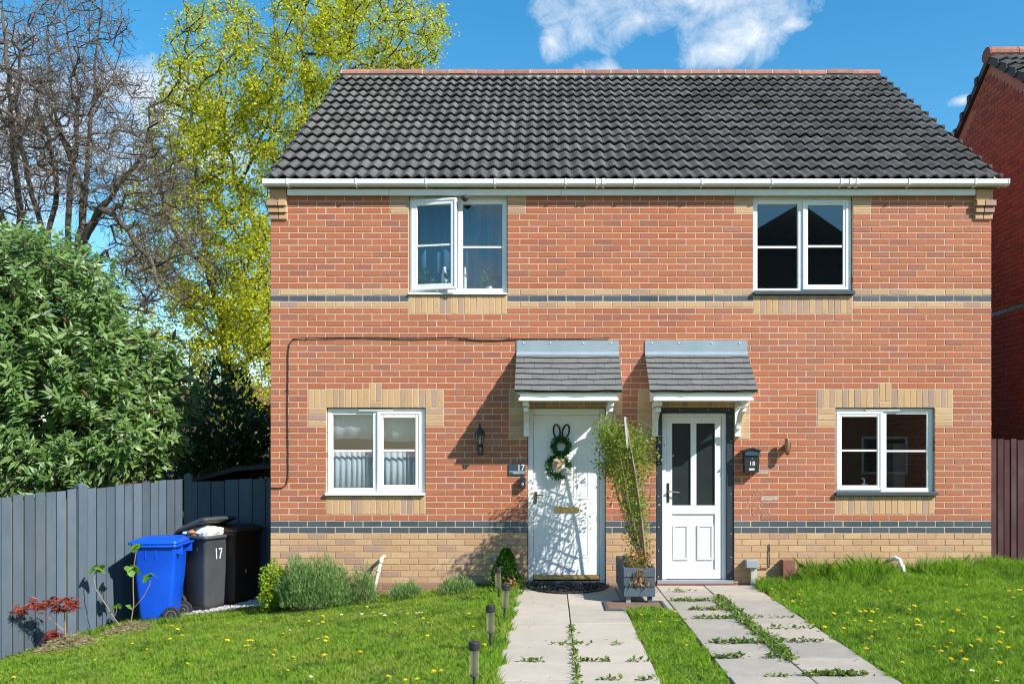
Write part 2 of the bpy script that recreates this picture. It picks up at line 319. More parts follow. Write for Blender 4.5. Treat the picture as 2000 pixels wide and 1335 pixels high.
def glass(name, tint=(1, 1, 1), gloss=1.0, dark=0.0):
    m, nt, bs, out = _base(name); nt.nodes.remove(bs)
    tr = nt.nodes.new('ShaderNodeBsdfTransparent'); tr.inputs[0].default_value = (*tint, 1)
    gl = nt.nodes.new('ShaderNodeBsdfGlossy'); gl.inputs['Roughness'].default_value = .012
    fr = nt.nodes.new('ShaderNodeFresnel'); fr.inputs[0].default_value = 1.52
    mx = nt.nodes.new('ShaderNodeMixShader'); ge = nt.nodes.new('ShaderNodeNewGeometry')
    nt.links.new(nmath(nt, 'MULTIPLY', nmath(nt, 'MULTIPLY_ADD', fr.outputs[0], gloss, dark, True), nmath(nt, 'SUBTRACT', 1.0, ge.outputs['Backfacing'])), mx.inputs[0])
    nt.links.new(tr.outputs[0], mx.inputs[1]); nt.links.new(gl.outputs[0], mx.inputs[2]); nt.links.new(mx.outputs[0], out.inputs[0])
    return m
M_GLASS = glass('window_glass', (.95, .965, .97), 1.6, .08)
M_FROST = pm('dark_obscured_glass', (.018, .024, .026), (.025, .031, .032), 4, .22)
M_LAMPG = glass('lamp_glass', (.92, .90, .84), 1.0, .03)
_nt = M_LAMPG.node_tree; _o = [x for x in _nt.nodes if x.type == 'OUTPUT_MATERIAL'][0]; _m = _o.inputs[0].links[0].from_node
_d = _nt.nodes.new('ShaderNodeBsdfTranslucent'); _d.inputs[0].default_value = (.8, .76, .62, 1); _x = _nt.nodes.new('ShaderNodeMixShader'); _x.inputs[0].default_value = .42      # dusty plastic
_nt.links.new(_m.outputs[0], _x.inputs[1]); _nt.links.new(_d.outputs[0], _x.inputs[2]); _nt.links.new(_x.outputs[0], _o.inputs[0])

# ---------------------------------------------------------------- mesh helpers
class MB:
    def __init__(s): s.v = []; s.f = []; s.r = []; s.m = []
    def add(s, vs, fs, r=0.0, m=0):
        b = len(s.v); s.v += [tuple(p) for p in vs]
        for f in fs: s.f.append(tuple(b + i for i in f)); s.r.append(r); s.m.append(m)
        return s
    def box(s, x0, x1, y0, y1, z0, z1, r=0.0, m=0, M=None):
        p = [(x0, y0, z0), (x1, y0, z0), (x1, y1, z0), (x0, y1, z0), (x0, y0, z1), (x1, y0, z1), (x1, y1, z1), (x0, y1, z1)]
        if M is not None: p = [M @ Vector(q) for q in p]
        return s.add(p, [(0, 3, 2, 1), (4, 5, 6, 7), (0, 1, 5, 4), (1, 2, 6, 5), (2, 3, 7, 6), (3, 0, 4, 7)], r, m)
    def prism(s, poly, axis, a, b, r=0.0, m=0, M=None):
        """poly: 2d points; axis: the extruded axis"""
        n = len(poly); P = []
        for t in (a, b):
            for (p, q) in poly:
                P.append({'x': (t, p, q), 'y': (p, t, q), 'z': (p, q, t)}[axis])
        if M is not None: P = [M @ Vector(q) for q in P]
        fs = [tuple(range(n))[::-1], tuple(range(n, 2 * n))] + [(i, (i + 1) % n, n + (i + 1) % n, n + i) for i in range(n)]
        return s.add(P, fs, r, m)
    def tube(s, pts, rad, n=6, r=0.0, m=0, cap=True):
        pts = [Vector(p) for p in pts]; k = len(pts)
        rad = [rad] * k if isinstance(rad, (int, float)) else rad
        V = []; prev = None
        for i, p in enumerate(pts):
            t = (pts[min(i + 1, k - 1)] - pts[max(i - 1, 0)]).normalized()
            a = t.cross(Vector((0, 0, 1)) if abs(t.z) < .9 else Vector((1, 0, 0))).normalized() if prev is None else (prev - t * prev.dot(t)).normalized()
            prev = a; b = t.cross(a)
            for j in range(n):
                w = 2 * math.pi * j / n; V.append(p + (a * math.cos(w) + b * math.sin(w)) * rad[i])
        fs = [(i * n + j, i * n + (j + 1) % n, (i + 1) * n + (j + 1) % n, (i + 1) * n + j) for i in range(k - 1) for j in range(n)]
        if cap: fs += [tuple(range(n))[::-1], tuple(range((k - 1) * n, k * n))]
        return s.add(V, fs, r, m)
    def lathe(s, prof, c, n=16, r=0.0, m=0, M=None):
        V = []
        for (rr, z) in prof:
            for j in range(n):
                w = 2 * math.pi * j / n; q = Vector((rr * math.cos(w), rr * math.sin(w), z))
                V.append((M @ q if M is not None else q) + Vector(c))
        k = len(prof)
        fs = [(i * n + j, i * n + (j + 1) % n, (i + 1) * n + (j + 1) % n, (i + 1) * n + j) for i in range(k - 1) for j in range(n)]
        fs += [tuple(range(n))[::-1], tuple(range((k - 1) * n, k * n))]
        return s.add(V, fs, r, m)
    def mesh(s, name, mats, smooth=False):
        me = bpy.data.meshes.new(name); me.from_pydata(s.v, [], s.f)
        for mt in (mats if isinstance(mats, (list, tuple)) else [mats]): me.materials.append(mt)
        if any(s.r):
            a = me.attributes.new('rnd', 'FLOAT', 'FACE'); a.data.foreach_set('value', np.array(s.r, dtype=np.float32))
        if any(s.m): me.polygons.foreach_set('material_index', np.array(s.m, dtype=np.int32))
        if smooth: me.polygons.foreach_set('use_smooth', np.ones(len(s.f), dtype=bool))
        me.update(); return me
    def build(s, name, mats, parent=None, smooth=False, bevel=0):
        o = link(name, s.mesh(name, mats, smooth), parent)
        if bevel:
            b = o.modifiers.new('bevel', 'BEVEL'); b.width = bevel; b.segments = 2; b.limit_method = 'ANGLE'; b.angle_limit = R(35)
        return o
def link(name, data, parent=None, M=None):
    o = bpy.data.objects.new(name, data); COL.objects.link(o)
    if M is not None: o.matrix_world = M
    if parent is not None:
        o.parent = parent; o.matrix_parent_inverse = parent_inv(parent)
    return o
def parent_inv(p):
    return wm(p).inverted()
def wm(o):
    M = o.matrix_basis.copy()
    return M if o.parent is None else wm(o.parent) @ o.matrix_parent_inverse @ M
def tag(o, label=None, cat=None, group=None, kind=None):
    if label: o['label'] = label
    if cat: o['category'] = cat
    if group: o['group'] = group
    if kind: o['kind'] = kind
    return o
def thing(name, loc, label, cat, group=None, rz=0.0):
    o = bpy.data.objects.new(name, None); COL.objects.link(o); o.location = loc; o.rotation_euler = (0, 0, rz); o.empty_display_size = .1
    return tag(o, label, cat, group)
def copy_tree(o, parent=None):
    c = o.copy(); COL.objects.link(c); c.parent = parent
    for ch in [x for x in o.children]: copy_tree(ch, c)
    return c
def np_mesh(name, V, k, rnd, mats, smooth=False, midx=None):
    """V: (n,k,3) one polygon of k corners for each row"""
    n = len(V); me = bpy.data.meshes.new(name)
    me.vertices.add(n * k); me.vertices.foreach_set('co', np.ascontiguousarray(V, dtype=np.float32).ravel())
    me.loops.add(n * k); me.loops.foreach_set('vertex_index', np.arange(n * k, dtype=np.int32))
    me.polygons.add(n); me.polygons.foreach_set('loop_start', np.arange(0, n * k, k, dtype=np.int32))
    try: me.polygons.foreach_set('loop_total', np.full(n, k, dtype=np.int32))
    except Exception: pass
    for mt in (mats if isinstance(mats, (list, tuple)) else [mats]): me.materials.append(mt)
    if rnd is not None:
        a = me.attributes.new('rnd', 'FLOAT', 'FACE'); a.data.foreach_set('value', np.asarray(rnd, dtype=np.float32))
    me.update(calc_edges=True); return me
def nrm(a): return a / (np.linalg.norm(a, axis=-1, keepdims=True) + 1e-9)
def leaf_quads(P, D, L, Wd, N=None):
    """diamond leaves: base P, direction D, length L, width Wd; folded a little along the midrib"""
    n = len(P); D = nrm(D); S = nrm(np.cross(D, N if N is not None else rng.normal(size=(n, 3))))
    U = np.cross(S, D); L = np.broadcast_to(L, n)[:, None]; Wd = np.broadcast_to(Wd, n)[:, None]
    return np.stack([P, P + D * L * .45 + S * Wd * .5 + U * Wd * .12, P + D * L - U * L * .08, P + D * L * .45 - S * Wd * .5 + U * Wd * .12], axis=1)
def leaves(name, P, D, L, Wd, mat, parent=None, N=None):
    return link(name, np_mesh(name, leaf_quads(np.asarray(P), np.asarray(D), L, Wd, N), 4, rng.random(len(P)) * .999, mat), parent)
def cones_mesh(name, A, B, ra, rb, mat, sides=4):
    A = np.asarray(A); B = np.asarray(B); T = nrm(B - A); ref = np.where(np.abs(T[:, 2:3]) < .9, [[0, 0, 1.]], [[1., 0, 0]])
    S = nrm(np.cross(T, ref)); U = np.cross(S, T); q = []
    ang = [2 * math.pi * j / sides for j in range(sides)]
    ring = lambda C, r, w: C + (S * math.cos(w) + U * math.sin(w)) * np.asarray(r)[:, None]
    for j in range(sides):
        a, b = ang[j], ang[(j + 1) % sides]
        q.append(np.stack([ring(A, ra, a), ring(A, ra, b), ring(B, rb, b), ring(B, rb, a)], axis=1))
    V = np.concatenate(q); me = np_mesh(name, V, 4, None, mat)
    me.polygons.foreach_set('use_smooth', np.ones(len(V), dtype=bool)); return me
# ---------------------------------------------------------------- ground
def build_ground():
    xs = np.unique(np.concatenate([np.array([-900, -300, -120, -60, -40, -25, -16]), np.arange(-12, 12.01, .2), np.array([16, 25, 40, 60, 120, 300, 900])]))
    ys = np.unique(np.concatenate([np.array([-900, -300, -120, -60, -30, -12]), np.arange(-4, 30.01, .5), np.array([40, 60, 120, 300, 900, 2000])]))
    mb = MB(); V = []
    for y in ys:
        for x in xs:
            z = float(gz(x)) + (.003 * math.sin(x * 3.1 + y) + .003 * math.sin(y * 2.3 - x * 1.7) if abs(x) < 12 and not -.6 < x < 2.6 else 0)
            if -.42 < x < .79 or 1.25 < x < 2.47 or (.7 < x < 1.3 and y > 9.6): z = -.035
            V.append((x, y, z))
    nx = len(xs)
    fs = [(j * nx + i, j * nx + i + 1, (j + 1) * nx + i + 1, (j + 1) * nx + i) for j in range(len(ys) - 1) for i in range(nx - 1)]
    mb.add(V, fs); o = mb.build('ground', M_SOIL, smooth=True); tag(o, kind='structure')
build_ground()

# ---------------------------------------------------------------- the paths: slab by slab
def build_path(name, x0, xm, x1, rows_a, rows_b, tilt=.0):
    bed = MB().box(x0 - .01, x1 + .01, -3, 11.44, -.06, -.018).build(name, M_BED); tag(bed, kind='structure')
    for (a, b, rows) in ((x0, xm, rows_a), (xm, x1, rows_b)):
        rows = list(rows)
        while rows[-1] > -2.5: rows.append(rows[-1] - .61)
        for y1, y0 in zip(rows[:-1], rows[1:]):
            g = .005; c = .004; dz = random.uniform(-.003, .004); mb = MB()
            X0, X1, Y0, Y1 = a + g, b - g, y0 + g, y1 - g
            t = .006 + dz; j = lambda s=.004: random.uniform(-s, s)
            top = [(X0 + c + j(), Y0 + c + j(), t + j(.002)), (X1 - c + j(), Y0 + c + j(), t + j(.002)), (X1 - c + j(), Y1 - c + j(), t + j(.002)), (X0 + c + j(), Y1 - c + j(), t + j(.002))]
            mid = [(X0, Y0, t - .006), (X1, Y0, t - .006), (X1, Y1, t - .006), (X0, Y1, t - .006)]
            bot = [(p[0], p[1], -.035) for p in mid]
            mb.add(top + mid + bot, [(0, 1, 2, 3)] + [(4 + i, 4 + (i + 1) % 4, (i + 1) % 4, i) for i in range(4)] + [(8 + i, 8 + (i + 1) % 4, 4 + (i + 1) % 4, 4 + i) for i in range(4)])
            mb.build('slab', M_SLAB, bed)
build_path('garden_path', -.40, .185, .77, [11.42, 10.7, Yg(1182.7), Yg(1217.8), Yg(1260), Yg(1292.7), Yg(1329)], [11.42, 10.7, Yg(1182.7), Yg(1218.5), Yg(1260), Yg(1292.7), Yg(1329)])
build_path('garden_path', 1.27, 1.85, 2.45, [11.42, Yg(1156), Yg(1174), Yg(1192), Yg(1209), Yg(1256), Yg(1285), Yg(1322)], [11.42, 10.3, Yg(1207.5), Yg(1228), Yg(1254), Yg(1285), Yg(1320)])

bed3 = tag(MB().box(.775, 1.268, 9.66, 11.43, -.06, -.017).build('garden_path', M_BED), kind='structure')
for y0_, y1_ in ((9.66, 10.29), (10.29, 10.86), (10.86, 11.42)):
    MB().box(.778, 1.266, y0_ + .005, y1_ - .005, -.035, .004 + random.uniform(-.002, .002)).build('slab', M_SLAB, bed3, bevel=.004)

# ---------------------------------------------------------------- bricks
CH, PITCH, Z0 = .0764, .2255, Zv(1016.3)
WX0, WX1 = Xu(528.5), Xu(1936)
def kz(k): return Z0 + CH * k                      # top of course k (0 = upper course of the lower blue band)
BM = {}
def brick_geo(w, h, d=.06, c=.0025):
    hw, hh = w / 2, h / 2
    v = [(-hw + c, 0, -hh + c), (hw - c, 0, -hh + c), (hw - c, 0, hh - c), (-hw + c, 0, hh - c), (-hw, c, -hh), (hw, c, -hh), (hw, c, hh), (-hw, c, hh), (-hw, d, -hh), (hw, d, -hh), (hw, d, hh), (-hw, d, hh)]
    f = [(0, 1, 2, 3)] + [(4 + i, 4 + (i + 1) % 4, (i + 1) % 4, i) for i in range(4)] + [(8 + i, 8 + (i + 1) % 4, 4 + (i + 1) % 4, 4 + i) for i in range(4)]
    return v, f
def brick_obj_mesh(kind, w, h, mat):
    key = (kind, round(w / .004), round(h / .004))
    if key not in BM:
        v, f = brick_geo(w, h); BM[key] = MB().add(v, f).mesh(kind, mat)
    return BM[key]
def lay(bricks, mats, parent, M0, limits=300, sortkey=None):
    """bricks: (kind, cx, cz, w, h) on a wall plane; M0: plane to world. The largest 300 of a kind are objects, the rest one part"""
    kinds = {}
    for b in bricks: kinds.setdefault(b[0], []).append(b)
    for kind, bs in kinds.items():
        bs.sort(key=sortkey or (lambda b: (-round(b[3] * b[4], 3), abs(b[1] - .8) + abs(b[2] - 1.4))))
        for i, (_, cx, cz, w, h) in enumerate(bs):
            Mx = M0 @ Matrix.Translation((cx, random.uniform(-.0020, .0008), cz)) @ Euler((random.gauss(0, .004), random.gauss(0, .003), random.gauss(0, .003))).to_matrix().to_4x4()
            if i < limits:
                link(kind, brick_obj_mesh(kind, w, h, mats[kind]), parent, Mx)
            else:
                if i == limits: rest = MB()
                v, f = brick_geo(w, h); rest.add([Mx @ Vector(p) for p in v], f, random.uniform(.001, .999))
        if len(bs) > limits:
            o = rest.build(kind + '_mass', mats[kind], parent); tag(o, kind='stuff')
def courses(k0, k1, x0, x1, holes, kind_of, joint=.0108):
    """stretcher bond between courses k0..k1; holes: (xa, xb, ka, kb) left free in courses ka..kb"""
    out = []
    for k in range(k0, k1 + 1):
        iv = [(x0, x1)]
        for (a, b, ka, kb) in holes:
            if ka <= k <= kb:
                nv = []
                for (p, q) in iv:
                    if b <= p or a >= q: nv.append((p, q)); continue
                    if a - p > .02: nv.append((p, a))
                    if q - b > .02: nv.append((b, q))
                iv = nv
        off = 0 if k % 2 == 0 else PITCH / 2
        for (p, q) in iv:
            js = [p] + [x0 + off + PITCH * i for i in range(-1, 60) if p + .05 < x0 + off + PITCH * i < q - .05] + [q]
            for a, b in zip(js[:-1], js[1:]):
                l = a + (joint / 2 if a > x0 + .001 else 0); r = b - (joint / 2 if b < x1 - .001 else 0)
                jx = random.uniform(-.0015, .0015)
                out.append((kind_of(k), (l + r) / 2 + jx, kz(k) - CH / 2, r - l, CH - joint))
    return out
def soldiers(xa, xb, ka, kb, n, kind='soldier_brick'):
    w = (xb - xa) / n; h = CH * (kb - ka + 1)
    return [(kind, xa + w * (i + .5), kz(kb) - h / 2, w - .009, h - .010) for i in range(n)]

# ---------------------------------------------------------------- house
house = thing('semi_detached_house', ((WX0 + WX1) / 2, FY + 4, -.1), 'two-storey red brick semi-detached house with grey tiled roof and two white doors', 'house')
OPEN = {'ul': (Xu(798), Xu(990.5), 37, 52), 'ur': (Xu(1471.6), Xu(1665.5), 37, 52), 'll': (Xu(637.5), Xu(830.5), 5, 18), 'lr': (Xu(1632), Xu(1825.5), 5, 18),
        'dl': (Xu(1030.5), Xu(1182.5), -14, 18), 'dr': (Xu(1282), Xu(1433), -14, 18)}
holes = list(OPEN.values()); bricks = []
def quoins(xa, xb, ka, kb):
    holes.append((xa, xb, ka, kb))
    for k in range(ka, kb + 1): bricks.append(('buff_brick', (xa + xb) / 2, kz(k) - CH / 2, xb - xa - .010, CH - .010))
def soldier_band(xa, xb, ka, kb, n):
    holes.append((xa, xb, ka, kb)); bricks.extend(soldiers(xa, xb, ka, kb, n))
for (a, b, _, _) in (OPEN['ul'], OPEN['ur']):
    soldier_band(a, b, 34, 36, 16); quoins(a - .2255, a, 50, 52); quoins(b, b + .2255, 50, 52)
for (a, b, _, _) in (OPEN['ll'], OPEN['lr']):
    soldier_band(a, b, 2, 4, 16)
    m = (a + b) / 2; w = (b - a + .45) / 22
    kx0, kx1 = a - .225 + 10 * w, a - .225 + 12 * w
    soldier_band(a - .225, kx0, 19, 21, 10); soldier_band(kx1, b + .225, 19, 21, 10)
    holes.append((kx0, kx1, 19, 22)); h = CH * 3
    for i in range(2): bricks.append(('soldier_brick', kx0 + w * (i + .5), kz(22) - h / 2, w - .009, h - .010))
    bricks.append(('soldier_brick', (kx0 + kx1) / 2, kz(19) - CH / 2, 2 * w - .010, CH - .010))
    quoins(a - .2255, a, 16, 18); quoins(b, b + .2255, 16, 18)
for (a, b, _, _) in (OPEN['dl'], OPEN['dr']):
    soldier_band(a - .225, b + .2, 19, 21, 18); quoins(a - .2255, a, 14, 18); quoins(b, b + .2, 14, 18)
CW = Xu(562) - WX0                                      # corbels at the two upper corners
holes += [(WX0, WX0 + CW, 49, 54), (WX1 - CW, WX1, 49, 54)]
def kind_of(k):
    if k in (36, 0, -1): return 'blue_brick'
    if k in (35, 37) or -9 <= k <= -2: return 'buff_brick'
    if k < -9: return 'brown_brick'
    return 'red_brick'
bricks += courses(-14, 53, WX0, WX1, holes, kind_of)
# core wall behind the bricks with real openings
core = MB(); T = .27; yb = FY + .0032
cuts = sorted({WX0 + .002, WX1 - .002} | {e + s for (a, b, _, _) in OPEN.values() for e, s in ((a, -.004), (b, .004))})
for a, b in zip(cuts[:-1], cuts[1:]):
    mid = (a + b) / 2; spans = sorted([(kz(ka - 1) - .004, kz(kb) + .004) for (p, q, ka, kb) in OPEN.values() if p < mid < q]); z = -.6
    for (p, q) in spans + [(4.93, 4.93)]:
        if p > z: core.box(a, b, yb, yb + T, z, p)
        z = max(z, q)
wall = core.build('front_wall', M_MORTAR, house)
lay(bricks, {'red_brick': M_RED, 'buff_brick': M_BUFF, 'soldier_brick': M_SOLD, 'blue_brick': M_BLUE, 'brown_brick': M_BROWN}, wall, Matrix.Translation((0, FY, 0)))
# corbelled kneelers
for sx, xa in ((-1, WX0), (1, WX1 - CW)):
    kn = MB().box(xa + .004, xa + CW - .004, FY - .052, FY + .1, kz(51) + .004, 4.86).build('kneeler', M_BUFF, house)
    for i, (k, out) in enumerate(((51, .075), (50, .05), (49, .025))):
        for j in range(2):
            w = CW / 2; e = out * .45
            x0_ = xa + w * j - (e if sx < 0 and j == 0 else 0); x1_ = xa + w * (j + 1) + (e if sx > 0 and j == 1 else 0)
            MB().box(x0_ + .004, x1_ - .004, FY - out, FY + .06, kz(k) - CH + .006, kz(k) - .004).build('corbel_brick', M_BUFF, kn, bevel=.004)

RY, RZ, EY, EZ = 15.6, 7.86, 11.405, 4.93              # ridge and eave lines of the tiles
BYK = 2 * RY - FY                                       # back wall
def side_brick_mat():
    m, nt, bs, _ = _base('side_wall_brick')
    g = nt.nodes.new('ShaderNodeNewGeometry'); mp = nt.nodes.new('ShaderNodeMapping'); mp.inputs['Rotation'].default_value = (R(90), 0, R(90))
    s = nt.nodes.new('ShaderNodeSeparateXYZ'); c = nt.nodes.new('ShaderNodeCombineXYZ'); nt.links.new(g.outputs['Position'], s.inputs[0])
    nt.links.new(nmath(nt, 'ADD', s.outputs['Y'], s.outputs['X']), c.inputs[0]); nt.links.new(s.outputs['Z'], c.inputs[1])
    b = nt.nodes.new('ShaderNodeTexBrick'); b.inputs['Scale'].default_value = 1; b.inputs['Mortar Size'].default_value = .005; b.inputs['Brick Width'].default_value = .2255; b.inputs['Row Height'].default_value = CH
    b.inputs['Color1'].default_value = (.50, .135, .06, 1); b.inputs['Color2'].default_value = (.40, .12, .07, 1); b.inputs['Mortar'].default_value = (.58, .44, .3, 1)
    nt.links.new(c.outputs[0], b.inputs['Vector']); nt.links.new(b.outputs[0], bs.inputs['Base Color']); bs.inputs['Roughness'].default_value = .85
    return m
M_SIDE = side_brick_mat()
sl = (RZ - EZ) / (RY - EY)
def gable_poly(y0, y1, zt): return [(y0, -.6), (y1, -.6), (y1, zt), (RY, zt + sl * (RY - y0) - .02), (y0, zt)]
for nm, x0_, x1_ in (('side_wall', WX0 + .001, WX0 + .27), ('side_wall', WX1 - .27, WX1 - .001)):
    MB().prism(gable_poly(FY + .066 + T, BYK, EZ + .06), 'x', x0_, x1_).build(nm, M_SIDE, house)
MB().box(WX0 + .27, WX1 - .27, BYK - .27, BYK, -.6, EZ).build('back_wall', M_SIDE, house)
inn = MB(); inn.box(WX0 + .28, WX1 - .28, FY + T + .02, BYK - .28, 2.45, 2.6).box(WX0 + .28, WX1 - .28, FY + T + .02, BYK - .28, -.1, .02)
inn.build('floor', M_FLOORIN, house)
MB().box(WX0 + .28, WX1 - .28, FY + T + .02, BYK - .28, 4.80, 4.86).build('ceiling', M_WALLIN, house)
pw = MB(); px = Xu(1233)
for z0_, z1_ in ((.03, 2.44), (2.61, 4.79)):
    pw.box(px - .1, px + .1, FY + T + .02, BYK - .29, z0_, z1_).box(WX0 + .29, px - .11, FY + 3.6, FY + 3.7, z0_, z1_).box(px + .11, WX1 - .29, FY + 3.6, FY + 3.7, z0_, z1_)
pw.box(Xu(935), Xu(935) + .1, FY + T + .02, FY + 3.59, .03, 2.44).box(Xu(1530), Xu(1530) + .1, FY + T + .02, FY + 3.59, .03, 2.44)
pw.build('partition', M_WALLIN, house)

# ---------------------------------------------------------------- roof
roof_up = Vector((0, RY - EY, RZ - EZ)).normalized(); roof_n = Vector((0, -roof_up.z, roof_up.y))
SLOPE = math.hypot(RY - EY, RZ - EZ)
VX0, VX1 = WX0 - .055, WX1 + .08
dk = MB()
dk.prism([(EY + .03, EZ - .07), (RY, RZ - .06), (2 * RY - EY, EZ - .07), (2 * RY - EY, EZ - .12), (RY, RZ - .14), (EY + .03, EZ - .12)], 'x', VX0 + .03, VX1 - .03)
roof = dk.build('roof', M_TILE, house)
NR, NC = 15, 30; TW = (VX1 - VX0) / NC; GA = SLOPE / NR
def tile_geo():
    S = 12; v = []; f = []; th = .020
    def wave(x):
        p = (x * 2) % 1.0                                   # a broad trough and an off-centre roll, twice in a tile
        s = p / .64 if p < .64 else (1 - p) / .36             # long rise, short fall
        return -.018 * math.cos(math.pi * s)
    for i in range(S + 1):
        x = i / S; z = wave(x); X = (x - .5) * TW * 1.004
        for (s, h) in ((.006, .040 - th), (0, .042), (GA * 1.18, -.003)):
            v.append((X, s, z + h))
    for i in range(S):
        a, b = i * 3, i * 3 + 3
        f += [(a, b, b + 1, a + 1), (a + 1, b + 1, b + 2, a + 2)]
    for a, rev in ((0, False), (S * 3, True)):
        v.append((v[a][0], GA * 1.18, v[a + 2][2] - th)); q = (a, a + 1, a + 2, len(v) - 1); f.append(q if rev else q[::-1])
    return v, f
tv, tf = tile_geo(); tmesh = MB().add(tv, tf).mesh('roof_tile', M_TILE)
rot = Matrix((Vector((1, 0, 0)), roof_up, roof_n)).transposed().to_4x4()
rest = MB()
for r_ in range(NR):
    for c_ in range(NC):
        P = Vector((VX0 + TW * (c_ + .5), EY, EZ)) + roof_up * (GA * r_ + random.uniform(-.004, .004)) + roof_n * random.uniform(-.002, .002)
        Mx = Matrix.Translation(P) @ rot @ Euler((random.gauss(0, .004), random.gauss(0, .004), random.gauss(0, .003))).to_matrix().to_4x4()
        if r_ < 10: link('roof_tile', tmesh, roof, Mx)
        else: rest.add([Mx @ Vector(p) for p in tv], tf, random.random())
tag(rest.build('roof_tile_mass', M_TILE, roof), kind='stuff')
nr = 20; L_ = (VX1 - VX0 - .06) / nr
for i in range(nr):
    x0_ = VX0 + .03 + L_ * i; mb = MB(); prof = [(math.cos(a) * .125, math.sin(a) * .105) for a in np.linspace(0, math.pi, 9)]
    sc = random.uniform(.97, 1.03); zz = RZ - .015 + random.uniform(-.004, .004)
    mb.prism([(RY + p * sc, zz + q * sc) for p, q in prof], 'x', x0_ + .007, x0_ + L_ - .007); mb.build('ridge_tile', M_RIDGE, roof)
    mj = MB(); mj.prism([(RY + p * .97, zz + q * .97) for p, q in prof], 'x', x0_ - .008, x0_ + .008); mj.build('mortar_joint', M_CEM, roof)
bedm = MB().box(VX0 + .05, VX1 - .05, RY - .10, RY + .10, RZ - .07, RZ - .0).build('ridge_bedding', M_CEM, roof)
for r_ in range(NR):                                     # verge clips and the undercloak along the right slope
    P = Vector((VX1 + .004, EY, EZ)) + roof_up * (GA * (r_ + .08)) + roof_n * .03
    MB().box(P.x - .03, P.x + .014, P.y - .012, P.y + .03, P.z - .03, P.z + .022).build('verge_clip', M_LEADPIPE, roof)
for x0_, x1_ in ((VX0 + .004, VX0 + .05), (VX1 - .05, VX1 - .004)):
    MB().prism([(EY + .02, EZ - .035), (RY, RZ - .035), (RY, RZ - .11), (EY + .02, EZ - .11)], 'x', x0_, x1_).build('verge_undercloak', M_CEM, roof)

# fascia, gutter
fx0, fx1 = Xu(561, 11.44), Xu(1905, 11.44)
fas = MB().box(fx0, fx1, FY - .062, FY - .035, Zv(381, 11.44), 4.895).box(fx0, fx1, FY - .035, FY + .0, Zv(381, 11.44) + .006, Zv(381, 11.44) + .02).build('fascia', M_WHITE, house)
for u in (760, 1096, 1437): MB().box(Xu(u, 11.44) - .002, Xu(u, 11.44) + .002, FY - .0635, FY - .06, Zv(381, 11.44), 4.89).build('joint_strip', M_JBOX, fas)
gy1, gy0 = FY - .064, FY - .176; gzt, gzb = 4.905, 4.832
gx0, gx1 = Xu(513, gy0), Xu(1972, gy0)
prof = [(gy1, gzb + .004), (gy0 + .022, gzb), (gy0 + .004, gzb + .02), (gy0, gzt), (gy0 + .006, gzt + .002), (gy0 + .012, gzb + .022), (gy0 + .028, gzb + .008), (gy1 - .002, gzb + .012), (gy1 - .002, gzt), (gy1, gzt)]
gut = MB().prism(prof[::-1], 'x', gx0, gx1).build('gutter', M_UPVC, house)
for (x0_, x1_) in ((gx0 - .004, gx0 + .012), (gx1 - .012, gx1 + .004)):
    MB().prism([(gy1, gzb + .002), (gy0 + .02, gzb - .002), (gy0 - .002, gzb + .02), (gy0 - .003, gzt + .003), (gy1, gzt + .003)], 'x', x0_, x1_).build('stop_end', M_UPVC, gut)
def gclip(u, w=.018):
    x = Xu(u, gy0)
    MB().prism([(gy1, gzb - .012), (gy0 + .03, gzb - .012), (gy0 - .004, gzb + .012), (gy0 - .006, gzt + .004), (gy0 + .004, gzt + .006), (gy0 + .004, gzb + .016), (gy0 + .03, gzb), (gy1, gzb)][::-1], 'x', x, x + w).build('gutter_bracket', M_UPVC, gut)
for u in (559, 693, 830, 965, 1103, 1238, 1370, 1507, 1642, 1775, 1905): gclip(u)
for u in (1164, 1176, 1660, 1673): gclip(u, .03)

